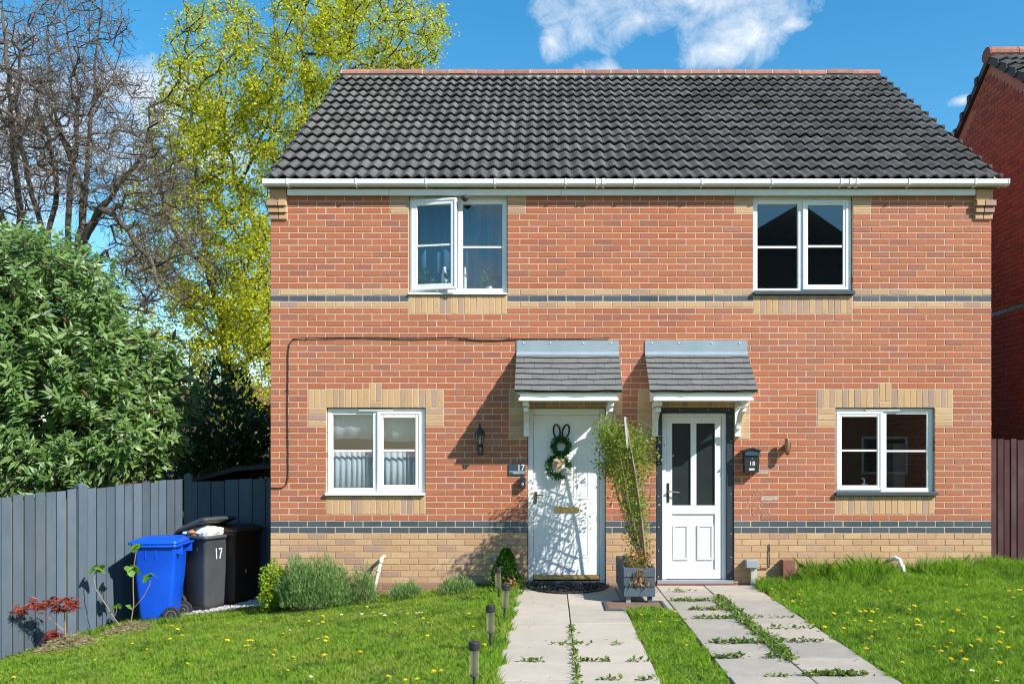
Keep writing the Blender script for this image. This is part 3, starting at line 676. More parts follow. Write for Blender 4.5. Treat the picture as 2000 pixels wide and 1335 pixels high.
# ---------------------------------------------------------------- windows
def bars(mb, x0, x1, z0, z1, w, y0, y1, wb=None):
    wb = wb or w
    mb.box(x0, x0 + w, y0, y1, z0, z1).box(x1 - w, x1, y0, y1, z0, z1).box(x0 + w, x1 - w, y0, y1, z0, z0 + wb).box(x0 + w, x1 - w, y0, y1, z1 - w, z1)
def window(key, fixed, sash, bar_v, sill, vent=None, open_angle=0, top_v=None):
    a, b, ka, kb = OPEN[key]; z0, z1 = kz(ka - 1), kz(kb)
    yf = FY + .045; fr = MB(); zs = z0 + .035
    z1f = Zv(top_v) if top_v else z1 - .004
    mull = sash[0] - .05 if sash[0] > fixed[0] else sash[1]
    bars(fr, a + .003, b - .003, zs, z1f, .055, yf, yf + .065)
    if z1f < z1 - .01: fr.box(a + .003, b - .003, yf + .01, yf + .05, z1f, z1 - .002)
    fr.box(mull - .004, mull + .054, yf - .001, yf + .064, zs + .05, z1f - .05)
    w = fr.build('window', M_UPVC, house, bevel=.005)
    zb0 = Zv(bar_v[1]); zb1 = Zv(bar_v[0])
    # fixed light
    f0, f1, g0, g1 = fixed
    bead = MB(); bars(bead, f0 - .014, f1 + .014, g0 - .014, g1 + .014, .014, yf + .008, yf + .03); bead.build('glazing_bead', M_UPVC, w)
    MB().box(f0, f1, yf + .026, yf + .032, g0, g1).build('pane', M_GLASS, w)
    MB().box(f0, f1, yf + .016, yf + .025, zb0, zb1).build('glazing_bar', M_UPVC, w)
    # opening light
    s0, s1, t0, t1, h0, h1, i0, i1 = sash
    sm = MB(); sw = h0 - s0; ys = yf - .022
    bars(sm, s0, s1, t0, t1, .03, ys, ys + .055); bars(sm, s0 + .028, s1 - .028, t0 + .028, t1 - .028, max(.02, sw - .03), ys + .008, ys + .05)
    parts = [sm.build('sash', M_UPVC, w, bevel=.006), MB().box(h0 - .004, h1 + .004, ys + .028, ys + .034, i0 - .004, i1 + .004).build('pane', M_GLASS, w), MB().box(h0, h1, ys + .018, ys + .027, zb0 + .006, zb1 + .006).build('glazing_bar', M_UPVC, w)]
    if open_angle:
        Mh = Matrix.Translation((s0, ys, 0)) @ Matrix.Rotation(-R(open_angle), 4, 'Z') @ Matrix.Translation((-s0, -ys, 0))
        for p in parts: p.data.transform(Mh)
    m_, d, e0, e1, th = sill
    sl_ = MB().prism([(FY - d, z0 + .004), (FY - d, z0 + .004 + th), (yf + .02, zs - .002), (yf + .02, z0 + .004)], 'x', a - e0, b + e1).build('sill', m_, w, bevel=.004)
    if vent:
        MB().prism([(yf - .004, Zv(vent[3])), (yf - .022, Zv(vent[3]) + .004), (yf - .024, Zv(vent[2])), (yf - .004, Zv(vent[2]) + .006)], 'x', Xu(vent[0]), Xu(vent[1])).build('trickle_vent', M_UPVC, w)
    return w
Yp = FY + .04
def X_(u): return Xu(u, Yp)
def Z_(v): return Zv(v, Yp)
window('ll', (X_(650), X_(729), Z_(952), Z_(809)), (X_(737), X_(823), Z_(958), Z_(804), X_(749), X_(816.5), Z_(944.6), Z_(814.6)), (878, 881.8), (M_UPVC, .045, .012, .002, .036), (700, 767, 799.5, 802.5))
window('lr', (X_(1731), X_(1811), Z_(952), Z_(808)), (X_(1634), X_(1723), Z_(957), Z_(804), X_(1644), X_(1712.6), Z_(945.5), Z_(814)), (878.4, 882), (M_SILL, .05, .004, .03, .045), (1692, 1759, 799.5, 802.5))
window('ur', (X_(1477.4), X_(1558), Z_(563), Z_(396)), (X_(1567.7), X_(1656), Z_(566), Z_(391), X_(1578), X_(1645), Z_(556), Z_(402)), (478.3, 482.6), (M_SILL, .05, .004, .018, .045), top_v=388)
window('ul', (X_(901.5), X_(981), Z_(564), Z_(398)), (X_(803), X_(895), Z_(567.5), Z_(391), X_(815), X_(884), Z_(556), Z_(402.5)), (478.5, 482), (M_UPVC, .03, .002, .002, .02), open_angle=12, top_v=388)

# ---------------------------------------------------------------- doors
a, b, _, _ = OPEN['dl']; yd = FY + .05; zb = Zv(1134)
mb = MB(); mb.box(a + .003, Xu(1041), yd, yd + .09, zb, kz(18) - .003).box(Xu(1172), b - .003, yd, yd + .09, zb, kz(18) - .003).box(Xu(1041), Xu(1172), yd, yd + .09, Zv(810), kz(18) - .003)
mb.box(a + .02, b - .02, yd + .005, yd + .085, kz(18) - .05, kz(18) - .002)
d17 = mb.build('door_frame', M_UPVC, house, bevel=.006)
leaf = MB(); leaf.box(Xu(1041.5), Xu(1171.5), yd + .028, yd + .075, Zv(1124), Zv(810.5))
leaf_o = leaf.build('door', M_UPVC, house, bevel=.003); tag(leaf_o, 'white six-panel front door with brass letter plate')
for (u0, u1) in ((1066, 1097), (1121, 1152)):
    for (v0, v1) in ((838, 872), (884, 975), (1008, 1090)):
        p = MB(); x0_, x1_, z0_, z1_ = Xu(u0), Xu(u1), Zv(v1), Zv(v0); bars(p, x0_, x1_, z0_, z1_, .022, yd + .0235, yd + .03)
        p.box(x0_ + .035, x1_ - .035, yd + .0245, yd + .03, z0_ + .035, z1_ - .035); p.build('door_panel', M_UPVC, leaf_o, bevel=.004)
lp = MB().box(Xu(1083), Xu(1131), yd + .016, yd + .03, Zv(1001), Zv(990)).build('letter_plate', M_BRASS, leaf_o, bevel=.003)
MB().box(Xu(1086), Xu(1128), yd + .010, yd + .017, Zv(999), Zv(992)).build('letter_flap', M_BRASS, leaf_o, bevel=.003)
hd = MB(); hd.box(Xu(1043.5), Xu(1048.5), yd + .014, yd + .03, Zv(984), Zv(960)); hd.tube([(Xu(1046), yd + .02, Zv(966)), (Xu(1046), yd - .03, Zv(966)), (Xu(1050), yd - .036, Zv(966)), (Xu(1061), yd - .036, Zv(966.5))], .008, 8)
hd.build('door_handle', M_BRONZE, leaf_o, bevel=.002)
MB().prism([(yd - .012, Zv(1131.5)), (yd - .012, Zv(1129)), (yd + .02, Zv(1123)), (yd + .03, Zv(1123)), (yd + .03, Zv(1131.5))], 'x', Xu(1042), Xu(1171)).build('weather_bar', M_BRASS, leaf_o)
MB().box(a + .005, b - .005, FY - .03, yd + .1, zb - .06, zb - .002).build('doorstep', M_SILL, d17)
st = MB(); c_ = W(1036, 940, yd - .002); st.lathe([(.022, 0), (.022, .002)], (0, 0, 0), 20, M=Matrix.Translation(c_) @ Matrix.Rotation(R(90), 4, 'X')); st.box(c_.x - .019, c_.x + .019, yd - .0045, yd - .002, c_.z - .016, c_.z - .004, 0, 1)
st.build('alarm_sticker', [M_STICK, M_LETTER], d17)

a, b, _, _ = OPEN['dr']; zb = Zv(1132); ft = Zv(806)
mb = MB(); mb.box(Xu(1293.7), Xu(1302), yd, yd + .08, zb, ft).box(Xu(1411.5), Xu(1420), yd, yd + .08, zb, ft).box(Xu(1302), Xu(1411.5), yd, yd + .08, ft - .05, ft)
d18 = mb.build('door_frame', M_UPVC, house, bevel=.006)
lf = MB(); yl = yd + .015; zl0, zl1 = Zv(1131), ft - .052
xs_ = [Xu(1302.5), Xu(1314), Xu(1350.4), Xu(1361.7), Xu(1398), Xu(1411)]
lf.box(xs_[0], xs_[1], yl, yl + .06, zl0, zl1).box(xs_[4], xs_[5], yl, yl + .06, zl0, zl1).box(xs_[2], xs_[3], yl + .001, yl + .059, Zv(987), Zv(826))
lf.box(xs_[1], xs_[4], yl, yl + .06, Zv(826), zl1).box(xs_[1], xs_[4], yl, yl + .06, Zv(1004), Zv(987)).box(xs_[1], xs_[4], yl, yl + .06, zl0, Zv(1113))
lf.box(xs_[1], xs_[4], yl + .018, yl + .05, Zv(1113), Zv(1004))
leaf2 = lf.build('door', M_UPVC, house, bevel=.004); tag(leaf2, 'white half-glazed front door with two tall dark panes')
for i, j in ((1, 2), (3, 4)): MB().box(xs_[i], xs_[j], yl + .022, yl + .03, Zv(987), Zv(826)).build('pane', M_FROST, leaf2)
for (u0, u1) in ((1315.5, 1346), (1363.5, 1395)):
    p = MB(); bars(p, Xu(u0), Xu(u1), Zv(1094), Zv(1025.5), .024, yl + .002, yl + .02); p.box(Xu(u0) + .024, Xu(u1) - .024, yl + .012, yl + .02, Zv(1094) + .024, Zv(1025.5) - .024); p.build('door_panel', M_UPVC, leaf2, bevel=.008)
hp = MB().box(Xu(1303.5), Xu(1308.5), yl - .012, yl + .002, Zv(981), Zv(943)).build('handle_plate', M_BLACK, leaf2, bevel=.004)
MB().tube([(Xu(1306), yl - .01, Zv(960)), (Xu(1306), yl - .05, Zv(960)), (Xu(1311), yl - .055, Zv(959.5)), (Xu(1327), yl - .055, Zv(961))], .009, 8).build('lever', M_CHROME, leaf2)
MB().lathe([(.006, 0), (.006, .006)], (0, 0, 0), 10, M=Matrix.Translation((Xu(1306), yl - .012, Zv(972))) @ Matrix.Rotation(R(90), 4, 'X')).build('keyhole', M_CHROME, leaf2)
MB().box(a + .01, b - .005, FY - .025, yd + .1, zb - .045, zb - .002).build('doorstep', M_JBOX, d18)
MB().box(a + .0, b + .02, FY - .045, FY + .05, -.05, Zv(1138)).build('step_brick', M_VENT, d18)
tr = MB(); tl = tr.box(Xu(1282.8), Xu(1293.6), yd - .035, yd + .03, zb, Zv(806)).box(Xu(1420.2), Xu(1432.3), yd - .035, yd + .03, zb, Zv(806)).box(Xu(1284), Xu(1432.3), yd - .038, yd + .03, Zv(804.5), Zv(795.7) - .004).build('cover_trim', M_TRIM, house)
for (u, v) in [(1286.5, 813), (1286, 865), (1287, 904), (1286.5, 969), (1286.5, 1029), (1286.5, 1075), (1286, 1126), (1427, 813), (1428, 861), (1428.5, 905), (1428, 964), (1428, 1042), (1428, 1088), (1428, 1128), (1287, 800), (1328, 800), (1383, 800), (1424, 800)]:
    MB().lathe([(.006, 0), (.006, .004), (.003, .007)], (0, 0, 0), 8, M=Matrix.Translation((Xu(u), yd - .036 - (.003 if v < 806 else 0), Zv(v))) @ Matrix.Rotation(R(90), 4, 'X')).build('screw_cap', M_SCREW, tl)

# ---------------------------------------------------------------- porch canopies
PD = .585                                              # projection
def canopy(u0, u1, sag, seed):
    rs = random.Random(seed)
    x0, x1 = Xu(u0), Xu(u1); zt = Zv(690); zbm = 1.6 + (HOR - 764) * (FY - PD) / F
    up = Vector((0, PD, zt - zbm)); Ls = up.length; up.normalize(); nn = Vector((0, -up.z, up.y))
    bd = MB(); e = FY - PD
    bd.prism([(FY - .004, zt - .03), (e + .02, zbm - .012), (e + .02, zbm - .03), (FY - .004, zt - .06)], 'x', x0 + .03, x1 - .03)
    cn = bd.build('porch_canopy', M_WHITE, house)
    ny = 7; g = Ls / ny
    for r_ in range(ny):
        xs_ = [x0] + sorted(x0 + (x1 - x0) * ((i + (.5 if r_ % 2 else 0)) / 6) + rs.uniform(-.03, .03) for i in range(1 if not r_ % 2 else 0, 6)) + [x1]
        for p, q in zip(xs_[:-1], xs_[1:]):
            if q - p < .04: continue
            v = []
            lift = .019
            for s in (0, 1):
                for i in range(4):
                    xx = p + .0012 + (q - p - .0024) * i / 3; tt = (xx - x0) / (x1 - x0)
                    w = sag * math.sin(math.pi * tt) + .004 * math.sin(tt * 17 + r_ * 2.1 + seed) + .002 * math.sin(tt * 41 + r_)
                    w *= 1.0
                    base = Vector((xx, e, zbm)) + up * (g * r_ - w if s == 0 else g * (r_ + 1.35))
                    if (base.y > FY - .004): base = Vector((xx, FY - .004, zt - .002))
                    top = lift + .008 if s == 0 else .004
                    v += [base + nn * top, base + nn * (top - .0095)]
            f = []
            for i in range(3):
                f += [(2 * i, 2 * i + 2, 10 + 2 * i, 8 + 2 * i), (2 * i + 1, 2 * i + 3, 2 * i + 2, 2 * i)]
            f += [(0, 8, 9, 1), (6, 7, 15, 14)]
            MB().add(v, f).build('slate', M_SLATE, cn)
    MB().prism([(e - .002, zbm + .002), (e - .002, zbm - .012), (e + .05, zbm + .02), (e + .05, zbm + .04)], 'x', x0 + .004, x1 - .004).build('mossy_edge', M_MOSS, cn)
    # flashing dressed up the wall and over the top slates
    fl = MB(); zf = Zv(664.5)
    fl.prism([(FY - .003, zf), (FY - .009, zf), (FY - .012, zt + .02), (FY - .06, zt - .022), (FY - .058, zt - .032), (FY - .003, zt - .004)], 'x', x0 + .003, x1 - .003); fo = fl.build('flashing', M_LEAD, cn)
    for t in (.07, .33, .65, .92):
        MB().lathe([(.010, 0), (.009, .006), (.003, .009)], (0, 0, 0), 10, M=Matrix.Translation((x0 + (x1 - x0) * t, FY - .010, Zv(670))) @ Matrix.Rotation(R(90), 4, 'X')).build('screw', M_SCREW, cn)
    # boxed frame: fascia, moulding, soffit, cheeks
    fx0_, fx1_ = x0 + .06, x1 - .06; zf1 = zbm - .012; zf0 = 1.6 + (HOR - 782) * (e + .03) / F
    bx = MB(); bx.box(fx0_, fx1_, e + .035, e + .06, zf0 + .036, zf1 + .02)
    bx.build('canopy_fascia', M_WHITE, cn, bevel=.003)
    MB().prism([(e + .014, zf0), (e + .014, zf0 + .024), (e + .033, zf0 + .035), (e + .06, zf0 + .035), (e + .06, zf0)], 'x', fx0_ - .012, fx1_ + .012).build('moulding', M_WHITE, cn)
    MB().box(fx0_, fx1_, e + .061, FY - .004, zf0 + .012, zf0 + .03).build('soffit', M_WHITE, cn)
    for xx in (fx0_, fx1_ - .02):
        MB().prism([(e + .061, zf0 + .031), (FY - .004, zf0 + .031), (FY - .004, zt - .065), (e + .061, zbm + .0)], 'x', xx, xx + .02).build('cheek', M_WHITE, cn)
    # gallows brackets
    for xx in (fx0_ + .03, fx1_ - .10):
        br = MB(); w = .07; zb_ = Zv(852)
        br.box(xx, xx + w, FY - .05, FY - .006, zb_, zf0 - .02)
        br.box(xx, xx + w, e + .12, FY - .05, zf0 - .055, zf0 + .01)
        arc = [(FY - .05 - (.36) * (1 - math.cos(t)), zb_ + .09 + (zf0 - .075 - zb_ - .09) * math.sin(t)) for t in np.linspace(0, math.pi / 2, 9)]
        inner = [(p - .0, q) for p, q in arc]; outer = [(p + .035 * math.sin(i / 8 * math.pi / 2 + .0) + .0, q - 0.045 * (1 - i / 16)) for i, (p, q) in enumerate(arc)]
        for i in range(8):
            q4 = [arc[i], arc[i + 1], (arc[i + 1][0] - .04 * math.cos((i + 1) / 8 * 1.57), arc[i + 1][1] - .042 * math.sin((i + 1) / 8 * 1.57) ), (arc[i][0] - .04 * math.cos(i / 8 * 1.57), arc[i][1] - .042 * math.sin(i / 8 * 1.57))]
            br.prism(q4, 'x', xx + .008, xx + w - .008)
        br.box(xx - .006, xx + w + .006, FY - .058, FY - .006, zf0 - .045, zf0 - .012)
        bo = br.build('bracket', M_WHITE, cn)
    return cn
canopy(1008.5, 1209, .010, 3)
canopy(1259, 1460, .006, 8)
# the broken slate of the second canopy and the small flood lamp under the eave are marks of their own
def text(name, body, size, loc, mat, parent, align='CENTER', ext=.0006, rot=(R(90), 0, 0), sx=1.0):
    c = bpy.data.curves.new(name, 'FONT'); c.body = body; c.size = size; c.extrude = ext; c.align_x = align; c.materials.append(mat); c.resolution_u = 3
    o = bpy.data.objects.new(name, c); COL.objects.link(o); o.location = loc; o.rotation_euler = rot; o.scale = (sx, 1, 1)
    bpy.context.view_layer.update()
    me = bpy.data.meshes.new_from_object(o.evaluated_get(bpy.context.evaluated_depsgraph_get())); me.transform(o.matrix_basis)
    bpy.data.objects.remove(o); me.materials.clear(); me.materials.append(mat)
    return link(name, me, parent)
text('chalk_lettering', '20 C+M+B 25', .068, (Xu(1099.5), FY - .004, Zv(790.5)), M_CHALK, wall)
for i in range(16):                                     # chalk scribbles low on the wall by the mailbox
    u, v = random.uniform(1462, 1500), random.uniform(950, 1008); pts = [(Xu(u), FY - .003, Zv(v))]
    for k in range(random.randint(2, 4)): u += random.uniform(-9, 9); v += random.uniform(-7, 10); pts.append((Xu(u), FY - .003, Zv(v)))
    MB().tube(pts, .0022, 3).build('chalk_mark', M_CHALK, wall)
for (u0, u1, v0, v1) in ((1487, 1521, 967.5, 976.5), (1736, 1740, 1042, 1052), (1477, 1500, 917, 925)): MB().box(Xu(u0), Xu(u1), FY - .0034, FY - .0012, Zv(v1), Zv(v0)).build('pale_bloom', pm('salt_bloom', (.50, .40, .34), (.40, .22, .15), 30, .95), wall)
text('chalk_lettering', '17', .085, (Xu(1013.5), FY - .004, Zv(901)), M_CHALK, wall)
# ---------------------------------------------------------------- neighbouring house: its gable end in shade
NX, NRY = 7.14, 15.3; NRZ = 1.6 + (HOR - 108) * NRY / F; NFY = 11.35; NEZ = NRZ - (NRY - NFY) * .69
nh = thing('neighbouring_house', (NX + 4, 15, .2), 'dark red brick gable end of the neighbouring house beyond the maroon fence', 'house')
gp = [(NFY, -.6), (2 * NRY - NFY, -.6), (2 * NRY - NFY, NEZ), (NRY, NRZ - .12), (NFY, NEZ)]
gw = MB().prism(gp, 'x', NX + .008, NX + .3).build('gable_wall', M_MORTARD, nh)
MB().box(NX + .3, NX + 8, NFY, NFY + .3, -.6, NEZ - .05).box(NX + .3, NX + 8, 2 * NRY - NFY - .3, 2 * NRY - NFY, -.6, NEZ - .05).box(NX + 7.7, NX + 8, NFY + .3, 2 * NRY - NFY - .3, -.6, NEZ).build('wall', M_SIDE, nh)
nb = []; nz0 = 1.6 + (HOR - 609.5) * 15.2 / F - 36 * CH
for k in range(-46, 100):
    z = nz0 + CH * k
    ylim = (NRZ - .14 - z) / .69 if z > NEZ else 9
    for i in range(40):
        y = NFY + .1 + PITCH * (i + (.5 if k % 2 else 0)) + .0
        if abs(y - NRY) > ylim - .11 or y > 17.6 or z < -.2: continue
        kd = 'blue_brick' if k == 36 or k in (0, -1) else 'gable_brick'
        nb.append((kd, -y, z - CH / 2, PITCH - .01, CH - .01))
vis = lambda b: (0 if 12.7 < -b[1] < 17 and b[2] > 1.6 else 1, abs(-b[1] - 14.6) + .3 * abs(b[2] - 4.5))
lay(nb, {'gable_brick': M_GABLE, 'blue_brick': M_BLUE}, gw, Matrix.Translation((NX, 0, 0)) @ Matrix.Rotation(R(-90), 4, 'Z'), sortkey=vis)
nro = MB().prism([(NFY - .15, NEZ - .02), (NRY, NRZ), (2 * NRY - NFY + .15, NEZ - .02), (2 * NRY - NFY + .15, NEZ - .1), (NRY, NRZ - .1), (NFY - .15, NEZ - .1)], 'x', NX - .03, NX + 8.1).build('roof', M_TILE, nh)
nup = Vector((0, NRY - NFY + .15, NRZ - NEZ + .02)).normalized(); nnr = Vector((0, -nup.z, nup.y)); nrot = Matrix((Vector((1, 0, 0)), nup, nnr)).transposed().to_4x4()
for r_ in range(14):
    for c_ in range(4):
        P = Vector((NX - .05 + TW * (c_ + .5), NFY - .15, NEZ - .02)) + nup * (GA * r_) + nnr * .02
        if P.z > NRZ - .15: continue
        link('roof_tile', tmesh, nro, Matrix.Translation(P) @ nrot)
    P = Vector((NX - .05, NFY - .15, NEZ - .02)) + nup * (GA * r_)
    MB().box(P.x - .03, P.x + .02, P.y, P.y + .1, P.z - .06, P.z + .06).build('verge_clip', M_LEADPIPE, nro)
    Q = Vector((P.x, 2 * NRY - P.y, P.z))
    MB().box(Q.x - .03, Q.x + .02, Q.y - .1, Q.y, Q.z - .06, Q.z + .06).build('verge_clip', M_LEADPIPE, nro)
MB().prism([(NFY - .15, NEZ - .02), (NRY, NRZ), (2 * NRY - NFY + .15, NEZ - .02), (2 * NRY - NFY + .15, NEZ - .13), (NRY, NRZ - .13), (NFY - .15, NEZ - .13)], 'x', NX - .055, NX - .005).build('verge_board', M_LEADPIPE, nro)
prof = [(math.cos(t) * .15, math.sin(t) * .12) for t in np.linspace(0, 2 * math.pi, 14)[:-1]]
MB().prism([(NRY + p, NRZ + q) for p, q in prof], 'x', NX - .075, NX - .045).build('ridge_end_cap', M_VENT, nro)
for i in range(3): MB().prism([(NRY + p * .9, NRZ + .02 + q * .9) for p, q in prof], 'x', NX - .04 + i * .45, NX + .40 + i * .45).build('ridge_tile', M_RIDGE, nro)

# ---------------------------------------------------------------- house across the street (only its reflection shows, in the upstairs panes)
oh = thing('house_opposite', (9, -13, .3), 'hip-roofed brick house across the street, mirrored in the dark upstairs panes', 'house')
MB().box(2.5, 13.5, -15, -9.4, -.6, 6.4).build('wall', M_SIDE, oh)
mb = MB(); z0_, z1_ = 6.4, 10.9
mb.add([(2.1, -9.0, z0_), (13.9, -9.0, z0_), (13.9, -15.4, z0_), (2.1, -15.4, z0_), (9.2, -12.2, z1_), (9.5, -12.2, z1_)], [(0, 1, 5, 4), (1, 2, 5), (2, 3, 4, 5), (3, 0, 4), (3, 2, 1, 0)]).build('roof', M_TILE, oh)
for x in (3.7, 7.2, 10.7):
    for z in (.9, 3.8):
        wf = MB(); bars(wf, x, x + 1.6, z, z + 1.3, .08, -9.41, -9.33); wo = wf.build('window', M_UPVC, oh)
        MB().box(x + .08, x + 1.52, -9.39, -9.36, z + .08, z + 1.22).build('pane', M_FROST, wo)

# ---------------------------------------------------------------- fences
def fence(name, label, A, B, za, zb, ba, bb, n, mats, nrm_side, posts=(), overlap=1.1, gapmat=None):
    A, B = Vector(A), Vector(B); d = (B - A); L = d.length; d.normalize(); nv = Vector((d.y, -d.x)) * nrm_side      # towards the viewer
    root = thing(name, (A.x, A.y, ba), label, 'fence')
    P = lambda s, o, z: (A.x + d.x * s + nv.x * o, A.y + d.y * s + nv.y * o, z)
    def slab_(nm, s0, s1, o0, o1, z0a, z0b, z1a, z1b, mat, r=0):
        v = [P(s0, o0, z0a), P(s1, o0, z0b), P(s1, o1, z0b), P(s0, o1, z0a), P(s0, o0, z1a), P(s1, o0, z1b), P(s1, o1, z1b), P(s0, o1, z1a)]
        return MB().add(v, [(0, 3, 2, 1), (4, 5, 6, 7), (0, 1, 5, 4), (1, 2, 6, 5), (2, 3, 7, 6), (3, 0, 4, 7)]).build(nm, mat, root)
    w = L / n; tz = lambda s: za + (zb - za) * s / L; gb = lambda s: ba + (bb - ba) * s / L
    for i in range(n):
        s0 = w * i; s1 = s0 + w - random.uniform(.006, .021); j = random.uniform(-.014, .010); k = random.uniform(-.008, .008)
        t = random.uniform(.0, .006)
        slab_('board', s0, s1, t, t + .014, gb(s0), gb(s1), tz(s0) + j, tz(s1) + j + k * .5, mats)
    for h in (.2, .55, .88):
        slab_('rail', 0, L, -.06, -.005, gb(0) + (tz(0) - gb(0)) * h, gb(L) + (tz(L) - gb(L)) * h, gb(0) + (tz(0) - gb(0)) * h + .07, gb(L) + (tz(L) - gb(L)) * h + .07, gapmat or mats)
    slab_('backing_rail', 0, L, -.012, -.004, gb(0), gb(L), tz(0) - .1, tz(L) - .1, gapmat) if gapmat else None
    for (s, ww, up, oo) in posts:
        mp = MB(); z1_ = tz(s) + up
        v = [P(s, -.05, gb(s) - .1), P(s + ww, -.05, gb(s) - .1), P(s + ww, oo, gb(s) - .1), P(s, oo, gb(s) - .1), P(s, -.05, z1_), P(s + ww, -.05, z1_), P(s + ww, oo, z1_), P(s, oo, z1_), P(s + ww / 2, oo / 2, z1_ + .03)]
        mp.add(v, [(0, 3, 2, 1), (0, 1, 5, 4), (1, 2, 6, 5), (2, 3, 7, 6), (3, 0, 4, 7), (4, 5, 8), (5, 6, 8), (6, 7, 8), (7, 4, 8)]).build('post', mats, root)
    return root
C0, C1 = Vector((-4.92, 12.57)), Vector((-5.96, 10.19))
dd = (C1 - C0).normalized(); C2 = C1 + dd * 1.9; Lf = (C2 - C0).length
zs_ = (1.135 - 1.265) / (C1 - C0).length; bs_ = (-.70 + .56) / (C1 - C0).length
fence('timber_fence', 'slate-grey painted feather-edge board fence standing along the lawn behind the red maple sapling', C2, C0, 1.265 + zs_ * Lf, 1.265, -.56 + bs_ * Lf, -.56, 33, M_FENCE, 1, posts=((Lf - 1.63, .12, .05, .03),), gapmat=M_GAPWOOD)
fence('timber_fence', 'grey board fence panel in house shadow behind the wheelie bins', (-4.90, 12.60), (-3.43, 12.60), 1.22, 1.30, -.6, -.45, 8, M_FENCE, 1, posts=((0, .10, .10, .02),), gapmat=M_FENCE)
fence('timber_fence', 'dark maroon stained vertical board fence beside the house corner', (WX1 + .01, 11.72), (7.13, 11.72), 1.6 + 28 * 11.72 / F, 1.80, .02, .05, 21, M_MAROON, 1, gapmat=M_MAROON)

# ---------------------------------------------------------------- things fixed to the wall
def cable():
    y = FY - .012
    px = [(529, 952), (545, 952.5), (553, 951), (560, 944), (563, 930), (563, 880), (562, 800), (563, 720), (563, 690), (565, 672), (572, 662), (590, 660.5), (640, 659.5), (720, 659), (800, 660), (880, 660), (930, 663.5), (965, 664.5), (1000, 662.5), (1060, 661.5), (1120, 662), (1190, 660)]
    c = MB().tube([(Xu(u, y), y, Zv(v, y)) for u, v in px], .0065, 6)
    c.tube([(Xu(u, y), y - .004, Zv(v, y)) for u, v in [(720, 659), (800, 661), (880, 659), (940, 661), (1000, 660)]], .005, 6)
    for (u, v) in [(563, 850), (562, 760), (640, 659.5), (760, 659.5), (600, 660.5), (900, 661)]: c.box(Xu(u) - .008, Xu(u) + .008, y - .009, FY, Zv(v) - .006, Zv(v) + .006)
    o = c.build('cable', M_CABLE, smooth=False); tag(o, 'black cable clipped across the brickwork above the downstairs curtained window', 'cable')
cable()
# lantern
lx = Xu(937, FY - .13)
ln = thing('wall_lantern', (lx, FY - .12, Zv(888)), 'black coach lantern on the brick wall beside door 17', 'lantern')
yl_ = FY - .13; zl = lambda v: Zv(v, yl_)
MB().box(lx - .03, lx + .03, FY - .02, FY - .003, zl(888), zl(868)).tube([(lx, FY - .015, zl(880)), (lx, FY - .08, zl(886)), (lx, yl_, zl(884)), (lx, yl_, zl(872))], [.012, .014, .016, .02], 8).lathe([(.008, zl(888)), (.022, zl(884)), (.03, zl(876)), (.02, zl(870))], (lx, yl_, 0), 10).build('bracket', M_BLACK, ln)
fr = MB()
for i in range(6):
    w0 = 2 * math.pi * i / 6; p = lambda r, z: (lx + r * math.cos(w0), yl_ + r * math.sin(w0), z)
    fr.tube([p(.03, zl(869)), p(.058, zl(848))], .005, 4)
fr.lathe([(.032, zl(870)), (.036, zl(869)), (.036, zl(867.5)), (.032, zl(867))], (lx, yl_, 0), 6); fr.build('cage', M_BLACK, ln)
MB().lathe([(.064, zl(849)), (.062, zl(846)), (.04, zl(838)), (.016, zl(834)), (.010, zl(831)), (.014, zl(829.5)), (.004, zl(825))], (lx, yl_, 0), 6).build('lid', M_BLACK, ln)
MB().lathe([(.029, zl(868.5)), (.055, zl(849))], (lx, yl_, 0), 6).build('glazing', M_LAMPG, ln)
MB().lathe([(.012, zl(868)), (.014, zl(860)), (.011, zl(854)), (.003, zl(852))], (lx, yl_, 0), 8).build('bulb', M_LETTER, ln)
# number plate, bell
npz = thing('house_number_plate', (Xu(1009.5), FY - .01, Zv(926)), 'dark slate plate with a white number 17 beside the panelled door', 'sign')
MB().box(Xu(993.3), Xu(1026.2), FY - .014, FY - .003, Zv(927.5), Zv(905.8)).build('plate', M_SLATEP, npz, bevel=.001)
text('lettering', '17', .105, (Xu(1025), FY - .0155, Zv(918.3)), M_LETTER, npz, 'RIGHT', sx=.9)
text('lettering', 'Hadfield Close', .030, (Xu(1025), FY - .0155, Zv(924.6)), M_LETTER, npz, 'RIGHT', sx=.78)
MB().box(Xu(995), Xu(1026), FY - .0155, FY - .0138, Zv(920.8), Zv(919.9)).build('rule', M_LETTER, npz)
bl = thing('video_doorbell', (Xu(1021), FY - .05, Zv(952)), 'small black doorbell below the number plate', 'doorbell')
MB().box(Xu(1015.8, FY - .07), Xu(1026.3, FY - .07), FY - .075, FY - .003, Zv(952.5), Zv(931)).build('body', M_BLACK, bl, bevel=.006)
Mx = lambda x, y, z: Matrix.Translation((x, y, z)) @ Matrix.Rotation(R(90), 4, 'X')
MB().lathe([(.014, 0), (.014, .003), (.008, .004)], (0, 0, 0), 16, M=Mx(Xu(1021, FY - .07), FY - .074, Zv(944.5))).build('ring', M_SCREW, bl)
MB().lathe([(.006, 0), (.006, .002)], (0, 0, 0), 12, M=Mx(Xu(1021, FY - .07), FY - .0785, Zv(944.5))).build('push_button', M_BLACK, bl)
